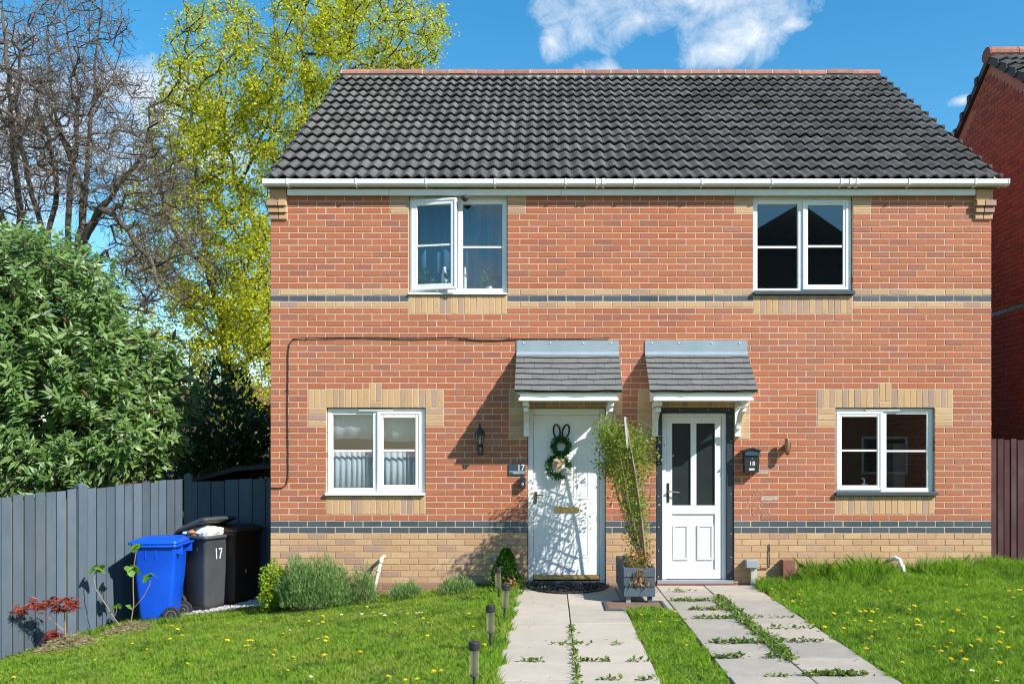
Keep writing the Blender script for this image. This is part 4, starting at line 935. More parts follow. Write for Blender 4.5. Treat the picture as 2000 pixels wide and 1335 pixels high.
# letter box 18
mbx = thing('mailbox', (Xu(1469), FY - .1, Zv(923)), 'black metal mailbox numbered 18 on the wall beside the half-glazed door', 'mailbox')
Yb = FY - .115; xu = lambda u: Xu(u, Yb); zv = lambda v: Zv(v, Yb)
MB().prism([(xu(1455), zv(922.5)), (xu(1482), zv(922.5)), (xu(1484.5), zv(880)), (xu(1469), zv(875.5)), (xu(1453), zv(880))], 'y', Yb, FY - .004).build('body', M_BLACK, mbx, bevel=.004)
MB().prism([(xu(1450.5), zv(879)), (xu(1469), zv(873.5)), (xu(1487), zv(879)), (xu(1486), zv(881.5)), (xu(1469), zv(876.5)), (xu(1452), zv(881.5))], 'y', Yb - .02, FY - .003).build('lid', M_BLACK, mbx)
MB().prism([(Yb, zv(890)), (Yb - .016, zv(889)), (Yb - .006, zv(880)), (Yb, zv(880))], 'x', xu(1455), xu(1481.5)).build('flap', M_SLATEP, mbx)
MB().lathe([(.007, 0), (.007, .006), (.004, .008)], (0, 0, 0), 10, M=Mx(xu(1468.5), Yb, zv(895.5))).build('lock', M_CHROME, mbx)
text('lettering', '18', .075, (xu(1469), Yb - .002, zv(908.5)), M_LETTER, mbx)
MB().box(xu(1463), xu(1473.5), Yb - .003, Yb, zv(917.5), zv(914)).build('name_card', M_LETTER, mbx)
# copper up/down light
cl_ = thing('wall_light', (Xu(1538), FY - .1, Zv(888)), 'copper cylinder wall light on the brickwork beside the mailbox', 'wall light')
Yc = FY - .11
MB().lathe([(.031, Zv(884, Yc)), (.032, Zv(883, Yc)), (.032, Zv(857, Yc)), (.029, Zv(856, Yc))], (Xu(1538, Yc), Yc, 0), 18).build('cylinder', M_COPPER, cl_, smooth=True)
MB().box(Xu(1535), Xu(1541), Yc + .02, FY - .003, Zv(876), Zv(864)).build('mount', M_BRONZE, cl_)
MB().lathe([(.02, Zv(888, Yc)), (.026, Zv(884.5, Yc))], (Xu(1538, Yc), Yc, 0), 14).build('lens', M_BLACK, cl_)
# eave sensor lamp above the open casement
el = thing('security_light', (Xu(908), FY - .06, Zv(393)), 'small dark dome lamp under the eave above the open casement', 'lamp')
MB().box(Xu(904), Xu(912), FY - .075, FY - .05, Zv(385.5, 11.42), Zv(381, 11.42)).build('mount', M_BLACK, el)
MB().lathe([(.01, Zv(394, 11.4)), (.035, Zv(391, 11.4)), (.05, Zv(387, 11.4)), (.052, Zv(384, 11.4)), (.03, Zv(383, 11.4))], (Xu(908, 11.4), 11.4, 0), 14).build('dome', M_LEADPIPE, el)
# waste pipes
def pipe(name, label, pts, rad, mat, collars):
    t = thing(name, pts[-1], label, 'pipe'); MB().tube(pts, rad, 12).build('pipe', mat, t, smooth=True)
    for p, q in collars: MB().tube([p, q], rad * 1.3, 12).build('collar', mat, t, smooth=True)
y1_ = FY - .12; p0, p1 = W(745, 1090, y1_), W(726, 1172, 11.2)
pipe('waste_pipe', 'cream plastic waste pipe leaning down the buff plinth beside the lavender', [(p0.x + .02, FY, p0.z + .01), (p0.x + .016, FY - .06, p0.z + .018), (p0.x + .01, y1_ + .02, p0.z + .01), tuple(p0), tuple(p1)], .021, M_CREAMP, [(p0 + Vector((0, 0, .0)), p0 + (p1 - p0) * .12), (p0 + (p1 - p0) * .28, p0 + (p1 - p0) * .34)])
q0 = W(1749, 1092, FY - .1)
pipe('waste_pipe', 'white bent waste pipe coming out of the plinth above the long grass', [(q0.x - .04, FY, q0.z - .02), (q0.x - .03, FY - .06, q0.z + .0), (q0.x, FY - .1, q0.z + .02), (q0.x + .035, FY - .14, q0.z - .0), tuple(W(1762, 1108, FY - .2)), tuple(W(1768, 1122, FY - .26))], .026, M_UPVC, [(W(1761, 1104, FY - .19), W(1763.5, 1110, FY - .21))])
jb = thing('junction_box', (Xu(1469), FY - .1, .05), 'grey junction box on a short post by the path to door 18', 'junction box')
MB().box(Xu(1457.5, FY - .12), Xu(1480.5, FY - .12), FY - .14, FY - .004, Zv(1106), Zv(1091)).build('box', M_JBOX, jb, bevel=.006)
MB().box(Xu(1464), Xu(1475), FY - .10, FY - .03, -.02, Zv(1107)).build('post', M_STAKE, jb)
MB().tube([(Xu(1480), FY - .02, Zv(1107)), (Xu(1498), FY - .012, Zv(1109)), (Xu(1502), FY - .012, Zv(1106)), (Xu(1502), FY - .012, Zv(1064)), (Xu(1502), FY, Zv(1062))], .006, 6).build('cable', M_CABLE, jb)
vb = MB().box(Xu(1529, FY - .12), Xu(1553, FY - .12), FY - .13, FY - .004, -.05, Zv(1091)).build('vent_block', M_VENT, bevel=.005); tag(vb, 'square terracotta block against the buff plinth near the junction box', 'block')
stk = MB().lathe([(.028, 0), (.03, .03), (.024, .045)], (0, 0, 0), 12, M=Mx(Xu(967), FY - .003, Zv(1090))).build('round_cap', M_JBOX); tag(stk, 'small pale grey round cap on the plinth behind the clipped cone bush', 'cap')

# ---------------------------------------------------------------- bunny wreath on the door
yw = yd - .005
wr = thing('bunny_wreath', (Xu(1094), yw, Zv(940)), 'bunny-shaped green leaf wreath with black ears and hessian bow on the panelled door', 'wreath')
for (cx, lean) in ((1087.5, -.12), (1105, .22)):
    pts = []
    for t in np.linspace(R(-60), R(240), 16):
        ex, ez = .040 * math.cos(t), .085 * math.sin(t); ex, ez = ex * math.cos(lean) + ez * math.sin(lean), ez * math.cos(lean) - ex * math.sin(lean)
        pts.append((Xu(cx) + ex, yw - .02, Zv(842) + ez))
    pts = [(Xu(1096 + (3 if lean > 0 else -4)), yw - .02, Zv(855))] + pts + [(Xu(1096 + (1 if lean > 0 else -6)), yw - .02, Zv(855))]
    MB().tube(pts, .011, 7).build('ear', M_RUBBER, wr, smooth=True)
def ring_leaves(u, v, r, tube_, n, name):
    t = rng.random(n) * 2 * math.pi; ph = rng.random(n) * 2 * math.pi; rr = tube_ * np.sqrt(rng.random(n))
    c = np.stack([np.cos(t), np.zeros(n), np.sin(t)], 1); P = np.array([Xu(u), yw - .03, Zv(v)]) + c * (r + rr[:, None] * np.cos(ph)[:, None]); P[:, 1] -= np.abs(rr * np.sin(ph)) * .9
    D = c * rng.normal(.3, .7, (n, 1)) + np.stack([-np.sin(t), np.zeros(n) - .6, np.cos(t)], 1) * rng.normal(.5, .5, (n, 1)) + rng.normal(0, .4, (n, 3))
    leaves(name, P, D, rng.uniform(.022, .04, n), .016, M_WREATH, wr)
    MB().tube([(Xu(u) + r * math.cos(w), yw - .03, Zv(v) + r * math.sin(w)) for w in np.linspace(0, 2 * math.pi, 25)], .016, 6).build('hoop', M_EVER, wr)
ring_leaves(1095.5, 871.5, .088, .034, 900, 'head_leaves'); ring_leaves(1090.5, 911, .118, .036, 1100, 'body_leaves')
bw = MB(); bx_, bz_ = Xu(1092), Zv(901); yy = yw - .085
def ribbon(pts, w):
    V = []; 
    for i, (x, y, z) in enumerate(pts):
        n2 = Vector((pts[min(i + 1, len(pts) - 1)][2] - pts[max(i - 1, 0)][2], 0, -(pts[min(i + 1, len(pts) - 1)][0] - pts[max(i - 1, 0)][0]))).normalized()
        V += [(x + n2.x * w / 2, y, z + n2.z * w / 2), (x - n2.x * w / 2, y - .004, z - n2.z * w / 2)]
    bw.add(V, [(2 * i, 2 * i + 1, 2 * i + 3, 2 * i + 2) for i in range(len(pts) - 1)])
for s in (-1, 1):
    ribbon([(bx_, yy, bz_), (bx_ + s * .03, yy - .02, bz_ + .022), (bx_ + s * .06, yy - .018, bz_ + .016), (bx_ + s * .062, yy - .004, bz_ - .012), (bx_ + s * .03, yy, bz_ - .006), (bx_, yy - .002, bz_)], .035)
ribbon([(bx_, yy - .004, bz_), (bx_ - .012, yy - .012, bz_ - .05), (bx_ - .028, yy - .006, bz_ - .115)], .036); ribbon([(bx_, yy - .004, bz_), (bx_ + .018, yy - .014, bz_ - .05), (bx_ + .010, yy - .006, bz_ - .125)], .036)
bw.box(bx_ - .014, bx_ + .014, yy - .02, yy + .002, bz_ - .016, bz_ + .016); bw.build('bow', M_BOW, wr)
pp = MB(); pc = Vector((Xu(1104), yw - .07, Zv(921)))
pp.lathe([(.005, -.042), (.03, -.03), (.043, 0), (.03, .03), (.005, .042)], pc, 12); po = pp.build('pompom_core', M_POM, wr)
n = 500; D = nrm(rng.normal(size=(n, 3))); leaves('pompom', np.array(pc) + D * .035, D + rng.normal(0, .3, (n, 3)), .028, .009, M_POM, wr)

# ---------------------------------------------------------------- behind the panes
def curtain(name, label, u0, u1, v0, v1, yy, mat, folds, amp, hem=0.0):
    x0_, x1_ = Xu(u0, yy), Xu(u1, yy); n = folds * 8; mb = MB(); z0_, z1_ = Zv(v1, yy), Zv(v0, yy); V = []
    for i in range(n + 1):
        t = i / n; x = x0_ + (x1_ - x0_) * t; w = math.sin(t * folds * 2 * math.pi + .6 * math.sin(t * 9)); y = yy + amp * w
        V += [(x, y * 1 + (0), z1_), (x + amp * .2 * math.cos(t * folds * 6.28), y + amp * .3 * w, z0_ + hem * math.sin(t * math.pi * 2))]
    mb.add(V, [(2 * i, 2 * i + 2, 2 * i + 3, 2 * i + 1) for i in range(n)]); o = mb.build(name, mat, smooth=True)
    s_ = o.modifiers.new('thick', 'SOLIDIFY'); s_.thickness = .003
    return tag(o, label, 'curtain')
yi = FY + T + .05
curtain('curtain', 'blue sheer curtain hanging behind the open upstairs casement', 790, 896, 388, 580, FY + .36, M_CURTB, 5, .014)
curtain('curtain', 'blue sheer curtain behind the fixed upstairs pane with house plants', 897, 1010, 388, 580, FY + .38, M_CURTB, 5, .014)
curtain('cafe_curtain', 'short pale cafe curtain in the lower half of the fixed downstairs pane of number 17', 640, 734, 882, 966, FY + .135, M_CURTW, 9, .009)
curtain('cafe_curtain', 'short pale cafe curtain in the lower half of the opening downstairs pane of number 17', 737, 826, 882, 966, FY + .135, M_CURTW, 8, .009)
curtain('valance', 'pale sheer valance across the top of the downstairs window of number 17', 640, 828, 800, 859, FY + .17, M_CURTW, 7, .005, .02)
sh = MB().box(Xu(790), Xu(1000), FY + .12, FY + T + .12, kz(36) + .0, kz(36) + .045).build('inner_sill', M_UPVC, house)
MB().box(Xu(1622), Xu(1836), FY + .12, FY + T + .12, kz(4), kz(4) + .04).build('inner_sill', M_UPVC, house)
MB().box(Xu(628), Xu(840), FY + .12, FY + T + .12, kz(4), kz(4) + .04).build('inner_sill', M_UPVC, house)
def potplant(u, label, h, n, spread, wide, up):
    zb_ = kz(36) + .046; x = Xu(u, FY + .19); y = FY + .19
    t = thing('potted_plant', (x, y, zb_), label, 'potted plant')
    MB().lathe([(.04, zb_), (.055, zb_ + .09), (.05, zb_ + .09), (.045, zb_ + .07)], (x, y, 0), 14).build('pot', M_POT, t, smooth=True)
    D = rng.normal(0, 1, (n, 3)); D[:, 2] = np.abs(D[:, 2]) * up + .2; D = nrm(D); s = rng.random((n, 1)) ** .6
    P = np.array([x, y, zb_ + .08]) + D * s * np.array([spread, spread * .5, h])
    leaves('foliage', P, D + rng.normal(0, .35, (n, 3)), rng.uniform(.05, .09, n), wide, M_WREATH, t)
potplant(829, 'bushy green house plant in pale pot behind the open casement', .22, 260, .12, .02, .8)
potplant(957, 'leafy green house plant in pale pot behind the fixed upstairs pane', .22, 90, .10, .035, .9)
potplant(874, 'upright spiky house plant behind the open casement beside a white ornament', .2, 26, .05, .03, 2.4)
for (u, h, r_, lab) in ((845, .24, .026, 'slim white vase behind the open casement beside the bushy plant'), (868, .36, .045, 'tall white ornament behind the open casement'), (908, .36, .022, 'narrow white ornament behind the fixed upstairs pane')):
    x = Xu(u, FY + .3); z = kz(36) + .046
    o = MB().lathe([(r_ * .7, z), (r_, z + h * .3), (r_ * .9, z + h * .7), (r_ * .5, z + h * .92), (r_ * .3, z + h)], (x, FY + .31, 0), 12).build('vase', M_LETTER, smooth=True); tag(o, lab, 'vase')
sb = thing('soap_bottle', (Xu(1688), FY + .2, kz(4) + .04), 'clear pump soap bottle on the sill inside the downstairs window of number 18', 'bottle')
zb_ = kz(4) + .041; x = Xu(1688, FY + .2)
MB().lathe([(.036, zb_), (.038, zb_ + .02), (.036, zb_ + .09), (.015, zb_ + .11)], (x, FY + .2, 0), 14).build('bottle', M_POT, sb, smooth=True)
MB().tube([(x, FY + .2, zb_ + .11), (x, FY + .2, zb_ + .16), (x - .03, FY + .19, zb_ + .165)], .008, 8).build('pump', M_LETTER, sb)
kc = MB().box(Xu(1745, 13.6), Xu(1812, 13.6), 13.6, 14.0, .75, 1.75).build('cupboard', M_LETTER); tag(kc, 'white cupboard inside the downstairs room of number 18', 'cupboard')
kc2 = MB().box(Xu(1752, 13.5), Xu(1800, 13.5), 13.5, 13.58, 1.0, 1.02).build('cupboard_shelf', M_BLACK, kc)

# ---------------------------------------------------------------- planter, trellis, mat, cover, lights
pl = thing('wooden_planter', (.94, 10.6, .0), 'long slate-grey wooden planter of horizontal boards on short feet between the doors', 'planter')
px0, px1, py0, py1, pz0, pz1 = .772, 1.112, 10.02, 11.2, .085, .40
for i in range(3):
    z0_ = pz0 + (pz1 - pz0) * i / 3; z1_ = pz0 + (pz1 - pz0) * (i + 1) / 3 - .008
    MB().box(px0 + random.uniform(0, .004), px1 - random.uniform(0, .004), py0 - random.uniform(0, .006), py0 + .022, z0_, z1_).build('plank', M_PLANTER, pl, bevel=.003)
    MB().box(px0 + .004, px1 - .004, py1 - .022, py1, z0_, z1_).build('plank', M_PLANTER, pl)
    for xx in (px0 - .0, px1 - .022): MB().box(xx, xx + .022, py0 + .024, py1 - .024, z0_, z1_).build('plank', M_PLANTER, pl, bevel=.003)
for (xx, yy) in ((px0 + .03, py0 + .03), (px1 - .08, py0 + .03), (px0 + .03, py1 - .08), (px1 - .08, py1 - .08)): MB().box(xx, xx + .05, yy, yy + .05, .012, pz0 + .05).build('foot', M_PLANTER if xx > 1 else M_JBOX, pl)
MB().box(px0 + .024, px1 - .024, py0 + .024, py1 - .024, pz0 + .02, pz1 - .06).build('compost', M_BED, pl)
tr_ = thing('lattice_trellis', (1.0, 10.7, .35), 'leaning weathered diamond lattice trellis standing in the planter', 'trellis')
def tp(s, z):                                           # s runs from the front of the trough to the wall
    k = (z - .3) / 1.65; return Vector((1.04 - .24 * k + .03 * math.sin(k * 3), 10.22 + .93 * s - .02 * k, z))
zlo, zhi, nd = .30, 1.92, 10
for sgn in (1, -1):
    for i in range(-12, 24):
        pts = []
        for z in np.linspace(zlo, zhi, 14):
            s = i / nd + sgn * (z - zlo) / 1.9
            if 0 <= s <= 1: pts.append(tp(s, z) + Vector((.005 * sgn, 0, 0)))
        if len(pts) > 1: MB().tube(pts, .008, 4).build('lath', M_TRELLIS, tr_)
for s in (0, 1): MB().tube([tp(s, z) for z in np.linspace(.25, 1.98 if s == 0 else 1.93, 8)], .014, 4).build('upright', M_TRELLIS, tr_)
stv = MB().box(-.011, .011, -.006, .006, 0, .34, M=Matrix.Translation(W(1226, 875, 10.15)) @ Matrix.Rotation(R(-5), 4, 'Y')).build('stake', M_STAKE); tag(stv, 'silvery weathered stake tied up through the climbing plant', 'stake')
mt = MB(); n = 28; mc = Vector((.205, 11.43, .014))
arc = [(mc.x + .50 * math.cos(t), mc.y - .70 * math.sin(t)) for t in np.linspace(0, math.pi, n)]
mt.prism(arc[::-1], 'z', .010, .024); mat_o = mt.build('door_mat', M_RUBBER); tag(mat_o, 'black half-moon rubber door mat in front of door 17', 'door mat')
tf_ = MB()
for i in range(900):
    t = random.random() * math.pi; r_ = math.sqrt(random.random()) * .97; x = mc.x + .48 * r_ * math.cos(t); y = mc.y - .68 * r_ * math.sin(t)
    s = random.uniform(.008, .016); h = random.uniform(.006, .016); w = random.random() * 3
    tf_.add([(x + s * math.cos(w), y + s * math.sin(w), .024), (x - s * math.cos(w), y - s * math.sin(w), .024), (x + random.uniform(-.01, .01), y + random.uniform(-.01, .01), .024 + h)], [(0, 1, 2)])
tag(tf_.build('bristles', M_RUBBER, mat_o), kind='stuff')
cv = thing('inspection_cover', (.9, 10.0, .01), 'recessed metal inspection cover with brown infill under the planter', 'drain cover')
cx0, cx1, cy0, cy1 = .555, 1.2, 9.55, 10.14
cf = MB(); cf.box(cx0, cx1, cy0, cy0 + .035, .004, .026).box(cx0, cx1, cy1 - .035, cy1, .004, .026).box(cx0, cx0 + .035, cy0 + .035, cy1 - .035, .004, .026).box(cx1 - .035, cx1, cy0 + .035, cy1 - .035, .004, .026); cf.build('cover_frame', M_COVERF, cv, bevel=.003)
MB().box(cx0 + .036, cx1 - .036, cy0 + .036, cy1 - .036, .002, .017).build('infill', M_COVER, cv)
def solar(loc, label, tilt=0):
    t = thing('solar_stake_light', loc, label, 'garden light', 'solar lights along the path edge'); x, y, z = loc; h = .385
    tl_ = Vector((tilt, 0, 0)); T_ = Matrix.Translation((x, y, z)) @ Matrix.Rotation(tilt, 4, 'Y')
    def Lt(prof, nm, mat, n=16): MB().lathe(prof, (0, 0, 0), n, M=T_).build(nm, mat, t, smooth=False)
    Lt([(.010, -.06), (.010, h * .42)], 'spike', M_BLACK, 8); Lt([(.030, h * .42), (.031, h * .44)], 'collar', M_SILL)
    Lt([(.031, h * .445), (.031, h * .865)], 'tube', M_LAMPG, 20); Lt([(.008, h * .445), (.008, h * .86)], 'inner_rod', M_BLACK, 8)
    Lt([(.034, h * .86), (.0385, h * .875), (.0385, h * .985), (.034, h), (.01, h * 1.005)], 'cap', M_BLACK, 20)
solar((-.505, 6.2, -.02), 'solar stake light with clear tube in the lawn edge, farthest of four from the door'); solar((-.493, 7.69, -.02), 'solar stake light with clear tube, second of four counting from the path end')
solar((-.446, 8.93, -.02), 'solar stake light with clear tube, second of four counting from the door', R(3)); solar((-.57, 10.35, -.03), 'solar stake light with clear tube in front of the clipped cone bush', R(-2))

# ---------------------------------------------------------------- wheelie bins (front at -x, hinge and wheels at +x)
def bin_(name, label, loc, rz, mat, lidmat, lid_up=0.0, num=None, num_side=None):
    t = thing(name, loc, label, 'wheelie bin', None, rz)
    T_ = Matrix.Translation(loc) @ Matrix.Rotation(rz, 4, 'Z') @ Matrix.Diagonal((.86, .9, 1, 1))
    def ringp(x0, x1, w, z, c=.05, n=4):
        pts = []
        for (cx, cy, a0) in ((x1 - c, w / 2 - c, 0), (x0 + c, w / 2 - c, 90), (x0 + c, -w / 2 + c, 180), (x1 - c, -w / 2 + c, 270)):
            for i in range(n + 1):
                a = R(a0 + 90 * i / n); pts.append((cx + c * math.cos(a), cy + c * math.sin(a), z))
        return pts
    def loft(rings, nm, m_, caps=True):
        V = [T_ @ Vector(p) for r in rings for p in r]; k = len(rings[0])
        f = [(i * k + j, i * k + (j + 1) % k, (i + 1) * k + (j + 1) % k, (i + 1) * k + j) for i in range(len(rings) - 1) for j in range(k)]
        if caps: f += [tuple(range(k))[::-1], tuple(range((len(rings) - 1) * k, len(rings) * k))]
        o = MB().add(V, f).build(nm, m_, t, smooth=True); return o
    body = loft([ringp(-.22, .20, .42, .03), ringp(-.225, .21, .43, .10), ringp(-.265, .27, .50, .58), ringp(-.275, .29, .52, .88), ringp(-.285, .30, .54, .90), ringp(-.285, .30, .54, .92)], 'body', mat)
    rim = loft([ringp(-.31, .31, .585, .915), ringp(-.315, .315, .59, .93), ringp(-.315, .315, .59, .955), ringp(-.30, .30, .56, .957)], 'rim', mat)
    for s in (-1, 1):
        for x in (-.12, .02): MB().box(x, x + .012, s * .262 - .006, s * .262 + .006, .78, .905, M=T_).build('rib', mat, t)
    H = Matrix.Translation((.33, 0, .96)) @ Matrix.Rotation(lid_up, 4, 'Y') @ Matrix.Translation((-.33, 0, -.96))
    lidr = [ringp(-.35, .32, .60, .955), ringp(-.355, .325, .605, .975), ringp(-.30, .30, .56, 1.005), ringp(-.20, .24, .44, 1.035), ringp(-.15, .2, .36, 1.04)]
    lidr = [[tuple(H @ Vector(p)) for p in r] for r in lidr]; loft(lidr, 'lid', lidmat)
    MB().tube([T_ @ Vector((.31, -.25, .93)), T_ @ Vector((.37, -.25, .955)), T_ @ Vector((.37, .25, .955)), T_ @ Vector((.31, .25, .93))], .015, 8).build('handle', mat, t)
    for s in (-1, 1): MB().box(.27, .37, s * .2 - .012, s * .2 + .012, .84, .955, M=T_).build('handle_lug', mat, t)
    for s in (-1, 1):
        wy = s * .255; A = T_ @ Vector((.235, wy - .024 * 1, .105)); B = T_ @ Vector((.235, wy + .024, .105)); d = (B - A).normalized()
        q = Vector((0, 0, 1)).rotation_difference(d).to_matrix().to_4x4(); Mw = Matrix.Translation((A + B) / 2) @ q
        ty = MB().lathe([(.072, -.022), (.098, -.024), (.105, -.014), (.105, .014), (.098, .024), (.072, .022)], (0, 0, 0), 24, M=Mw).build('wheel', M_RUBBER, t, smooth=False)
        MB().lathe([(.074, -.019), (.060, -.023), (.05, -.016), (.02, -.018), (.016, -.028), (.016, .028), (.02, .018), (.05, .016), (.060, .023), (.074, .019)], (0, 0, 0), 20, M=Mw).build('hub', M_WHEELR, t)
    MB().tube([T_ @ Vector((.235, -.22, .105)), T_ @ Vector((.235, .22, .105))], .012, 8).build('axle', M_BLACK, t)
    return t, T_
bx, by = -4.755, 11.48
bin_('wheelie_bin', 'bright blue wheelie bin with closed lid beside the grey fence', (bx, by, float(gz(bx)) + .0), R(4), M_BLUEBIN, M_BLUEBIN)
gx_, gy_ = -4.40, 12.02
gb_, T_ = bin_('wheelie_bin', 'dark grey wheelie bin numbered 17 with lid propped open by rubbish', (gx_, gy_, float(gz(gx_)) + .02), R(153), M_GREYBIN, M_GREYBIN, R(17))
nm = text('lettering', '17', .20, (0, 0, 0), M_LETTER, gb_, ext=.001, rot=(0, 0, 0), sx=.75)
nm.data.transform(T_ @ Matrix.Translation((-.278, .02, .66)) @ Matrix.Rotation(R(-90), 4, 'Z') @ Matrix.Rotation(R(87), 4, 'X'))
bg = MB(); 
for (x, y, z, sx_, sy_, sz_, m_) in ((-.10, .08, 1.0, .2, .2, .10, 0), (-.02, .22, 1.0, .12, .09, .06, 1), (-.17, .14, 1.0, .14, .13, .085, 0), (.1, .23, .985, .11, .07, .05, 0), (-.12, -.1, .98, .15, .15, .08, 0)):
    b0 = len(bg.v); bg.lathe([(.02, -1), (.75, -.6), (1, 0), (.8, .6), (.05, 1)], (0, 0, 0), 10, 0, m_, M=T_ @ Matrix.Translation((x, y, z)) @ Matrix.Diagonal((sx_, sy_, sz_, 1)))
    for i in range(b0, len(bg.v)): p = bg.v[i]; bg.v[i] = tuple(c + random.uniform(-.012, .012) for c in p)
o = bg.build('rubbish_bag', [M_BAG, M_BAGO]); tag(o, 'white and orange rubbish bag bulging out of the grey wheelie bin', 'rubbish bag')
tx, ty = -4.13, 12.27
bb_, T2 = bin_('wheelie_bin', 'dark brown wheelie bin in deep shade behind the grey bin', (tx, ty, float(gz(tx)) + .02), R(155), M_BROWNBIN, M_BROWNBIN)
nm = text('lettering', '1', .20, (0, 0, 0), M_LETTER, bb_, ext=.001, rot=(0, 0, 0), sx=.75)
nm.data.transform(T2 @ Matrix.Translation((-.258, .02, .42)) @ Matrix.Rotation(R(-90), 4, 'Z') @ Matrix.Rotation(R(86), 4, 'X'))
# gravel by the back fence
n = 2600; gx2 = rng.uniform(-4.5, -3.15, n); gy2 = rng.uniform(11.6, 12.56, n); ok = ~((gx2 > -3.45) & (gy2 > 11.45)); gx2, gy2 = gx2[ok], gy2[ok]; n = len(gx2)
gs = MB()
for x, y in zip(gx2, gy2):
    s = random.uniform(.008, .02); z = float(gz(x)) + .03 + random.uniform(0, .012)
    V = [(x + s * random.uniform(.6, 1.2) * a_, y + s * random.uniform(.6, 1.2) * b_, z + s * random.uniform(.5, 1) * c_) for a_, b_, c_ in ((1, 0, 0), (0, 1, 0), (-1, 0, 0), (0, -1, 0), (0, 0, 1))]
    gs.add(V, [(0, 1, 4), (1, 2, 4), (2, 3, 4), (3, 0, 4)], random.uniform(.01, .99))
gs.prism([(-4.55, 11.55), (-3.1, 11.55), (-3.1, 11.46), (-3.42, 11.46), (-3.42, 12.58), (-4.55, 12.58)][::-1], 'z', -.5, -.37, .5); gs.build('white_gravel', M_GRAVEL); tag(bpy.data.objects['white_gravel'], 'white gravel strip at the foot of the shaded fence', 'gravel', kind='stuff')

# ---------------------------------------------------------------- things beyond the back fence
bk = thing('garden_outbuilding', (-9, 30, -.5), 'brown brick outbuilding with red tiled roof and pink-framed window seen through the trees', 'building')
MB().box(-16, 4, 30, 34, -1, 3.3).build('wall', pm('dull_brown_wall', (.15, .09, .07), (.10, .065, .05), 4, .95), bk)
MB().prism([(29.6, 3.3), (32, 3.9), (34.4, 3.3), (34.4, 3.15), (29.6, 3.15)], 'x', -16.3, 4.3).build('roof', pm('weathered_red_tile', (.17, .075, .055), (.11, .055, .042), 6, .9), bk)
c0, c1 = W(403, 915, 29.97), W(450, 850, 29.97); fm = MB(); pink = pm('pink_frame', (.42, .20, .18), (.34, .16, .15), 6, .7)
bars(fm, c0.x, c1.x, c0.z, c1.z, .09, 29.9, 29.99); fm.box((c0.x + c1.x) / 2 - .06, (c0.x + c1.x) / 2 + .06, 29.89, 29.98, c0.z + .09, c1.z - .09); fo = fm.build('window', pink, bk)
MB().box(c0.x + .09, c1.x - .09, 29.96, 29.99, c0.z + .09, c1.z - .09).build('pane', M_FROST, fo)
shd = thing('shed', (-4.3, 14.6, -.5), 'dark low shed roof showing over the shaded fence panel', 'shed')
MB().box(-5.2, -3.5, 13.9, 15.3, -.7, 1.2).build('wall', M_TRIM, shd)
MB().prism([(-5.35, 1.22), (-4.6, 1.42), (-3.44, 1.5), (-3.44, 1.44), (-4.6, 1.35), (-5.35, 1.16)][::-1], 'y', 13.75, 15.4).build('roof', M_LEADPIPE, shd)
# ---------------------------------------------------------------- trees: a skeleton grown towards target points
def grow(seed_lines, targets, step, curl=.12, arch=.25, root_r=.16, power=.42, tip_r=.006, order_from=None):
    """seed_lines: hand-set limbs (lists of points, the first starting at the root, others at an earlier point); targets are joined to the nearest wood"""
    N = []; Pa = []
    def nearest(p):
        a = np.array(N); return int(np.argmin(((a - p) ** 2).sum(1)))
    for ln in seed_lines:
        ln = [np.array(p, float) for p in ln]
        if not N: N.append(ln[0]); Pa.append(-1); cur = 0
        else: cur = nearest(ln[0])
        for q in ln[1:]:
            p0 = N[cur]; d = q - p0; k = max(1, int(np.linalg.norm(d) / step))
            for i in range(1, k + 1):
                w = rng.normal(0, min(curl, .15) * step * .6, 3) if i < k else 0
                N.append(p0 + d * i / k + w); Pa.append(cur); cur = len(N) - 1
    arr = np.zeros((len(N) + len(targets) * 30, 3)); arr[:len(N)] = N; cnt = len(N); Pa = list(Pa)
    root = arr[0]; t = np.asarray(targets); dist = np.full(len(t), 1e9)
    order = np.argsort(np.array([((arr[:cnt] - p) ** 2).sum(1).min() for p in t]))
    tips = []
    for ti in order:
        p = t[ti]; dd = arr[:cnt] - p; d2 = (dd ** 2).sum(1) + np.where(dd[:, 2] > .1, .35 * dd[:, 2] ** 2 + .1, 0)       # prefer wood from below
        i = int(np.argmin(d2)); a = arr[i]; d = p - a; L = np.linalg.norm(d)
        if L < step * .4: continue
        k = min(28, max(1, int(L / step))); cur = i
        up = np.array([0, 0, 1.]) * arch * L * .5; w = np.zeros(3)
        for j in range(1, k + 1):
            s = j / k; w = w * .6 + rng.normal(0, curl * step, 3)
            q = a + d * s + up * (s * (1 - s)) * 1.2 * (-1 if d[2] < 0 else .4) + (w if j < k else 0)
            arr[cnt] = q; Pa.append(cur); cur = cnt; cnt += 1
        tips.append(cur)
    N = arr[:cnt]; Pa = np.array(Pa); load = np.zeros(cnt)
    ch = np.zeros(cnt, int); np.add.at(ch, Pa[Pa >= 0], 1)
    load[ch == 0] = 1
    for i in range(cnt - 1, 0, -1): load[Pa[i]] += load[i]
    rad = tip_r + root_r * (load / load[0]) ** power * (1 - .0)
    return N, Pa, rad, tips
def wood_mesh(name, N, Pa, rad, mat, parent, thin=.02):
    i = np.where(Pa >= 0)[0]; A = N[Pa[i]]; B = N[i]; ra = np.minimum(rad[Pa[i]], rad[i] * 1.5); rb = rad[i]
    big_ = rb > thin; out = []
    if big_.any(): out.append(link(name, cones_mesh(name, A[big_], B[big_], ra[big_], rb[big_], mat, 7), parent))
    if (~big_).any(): out.append(link('twigs' if big_.any() else name, cones_mesh('twigs', A[~big_], B[~big_], ra[~big_], rb[~big_], mat, 3), parent))
    return out
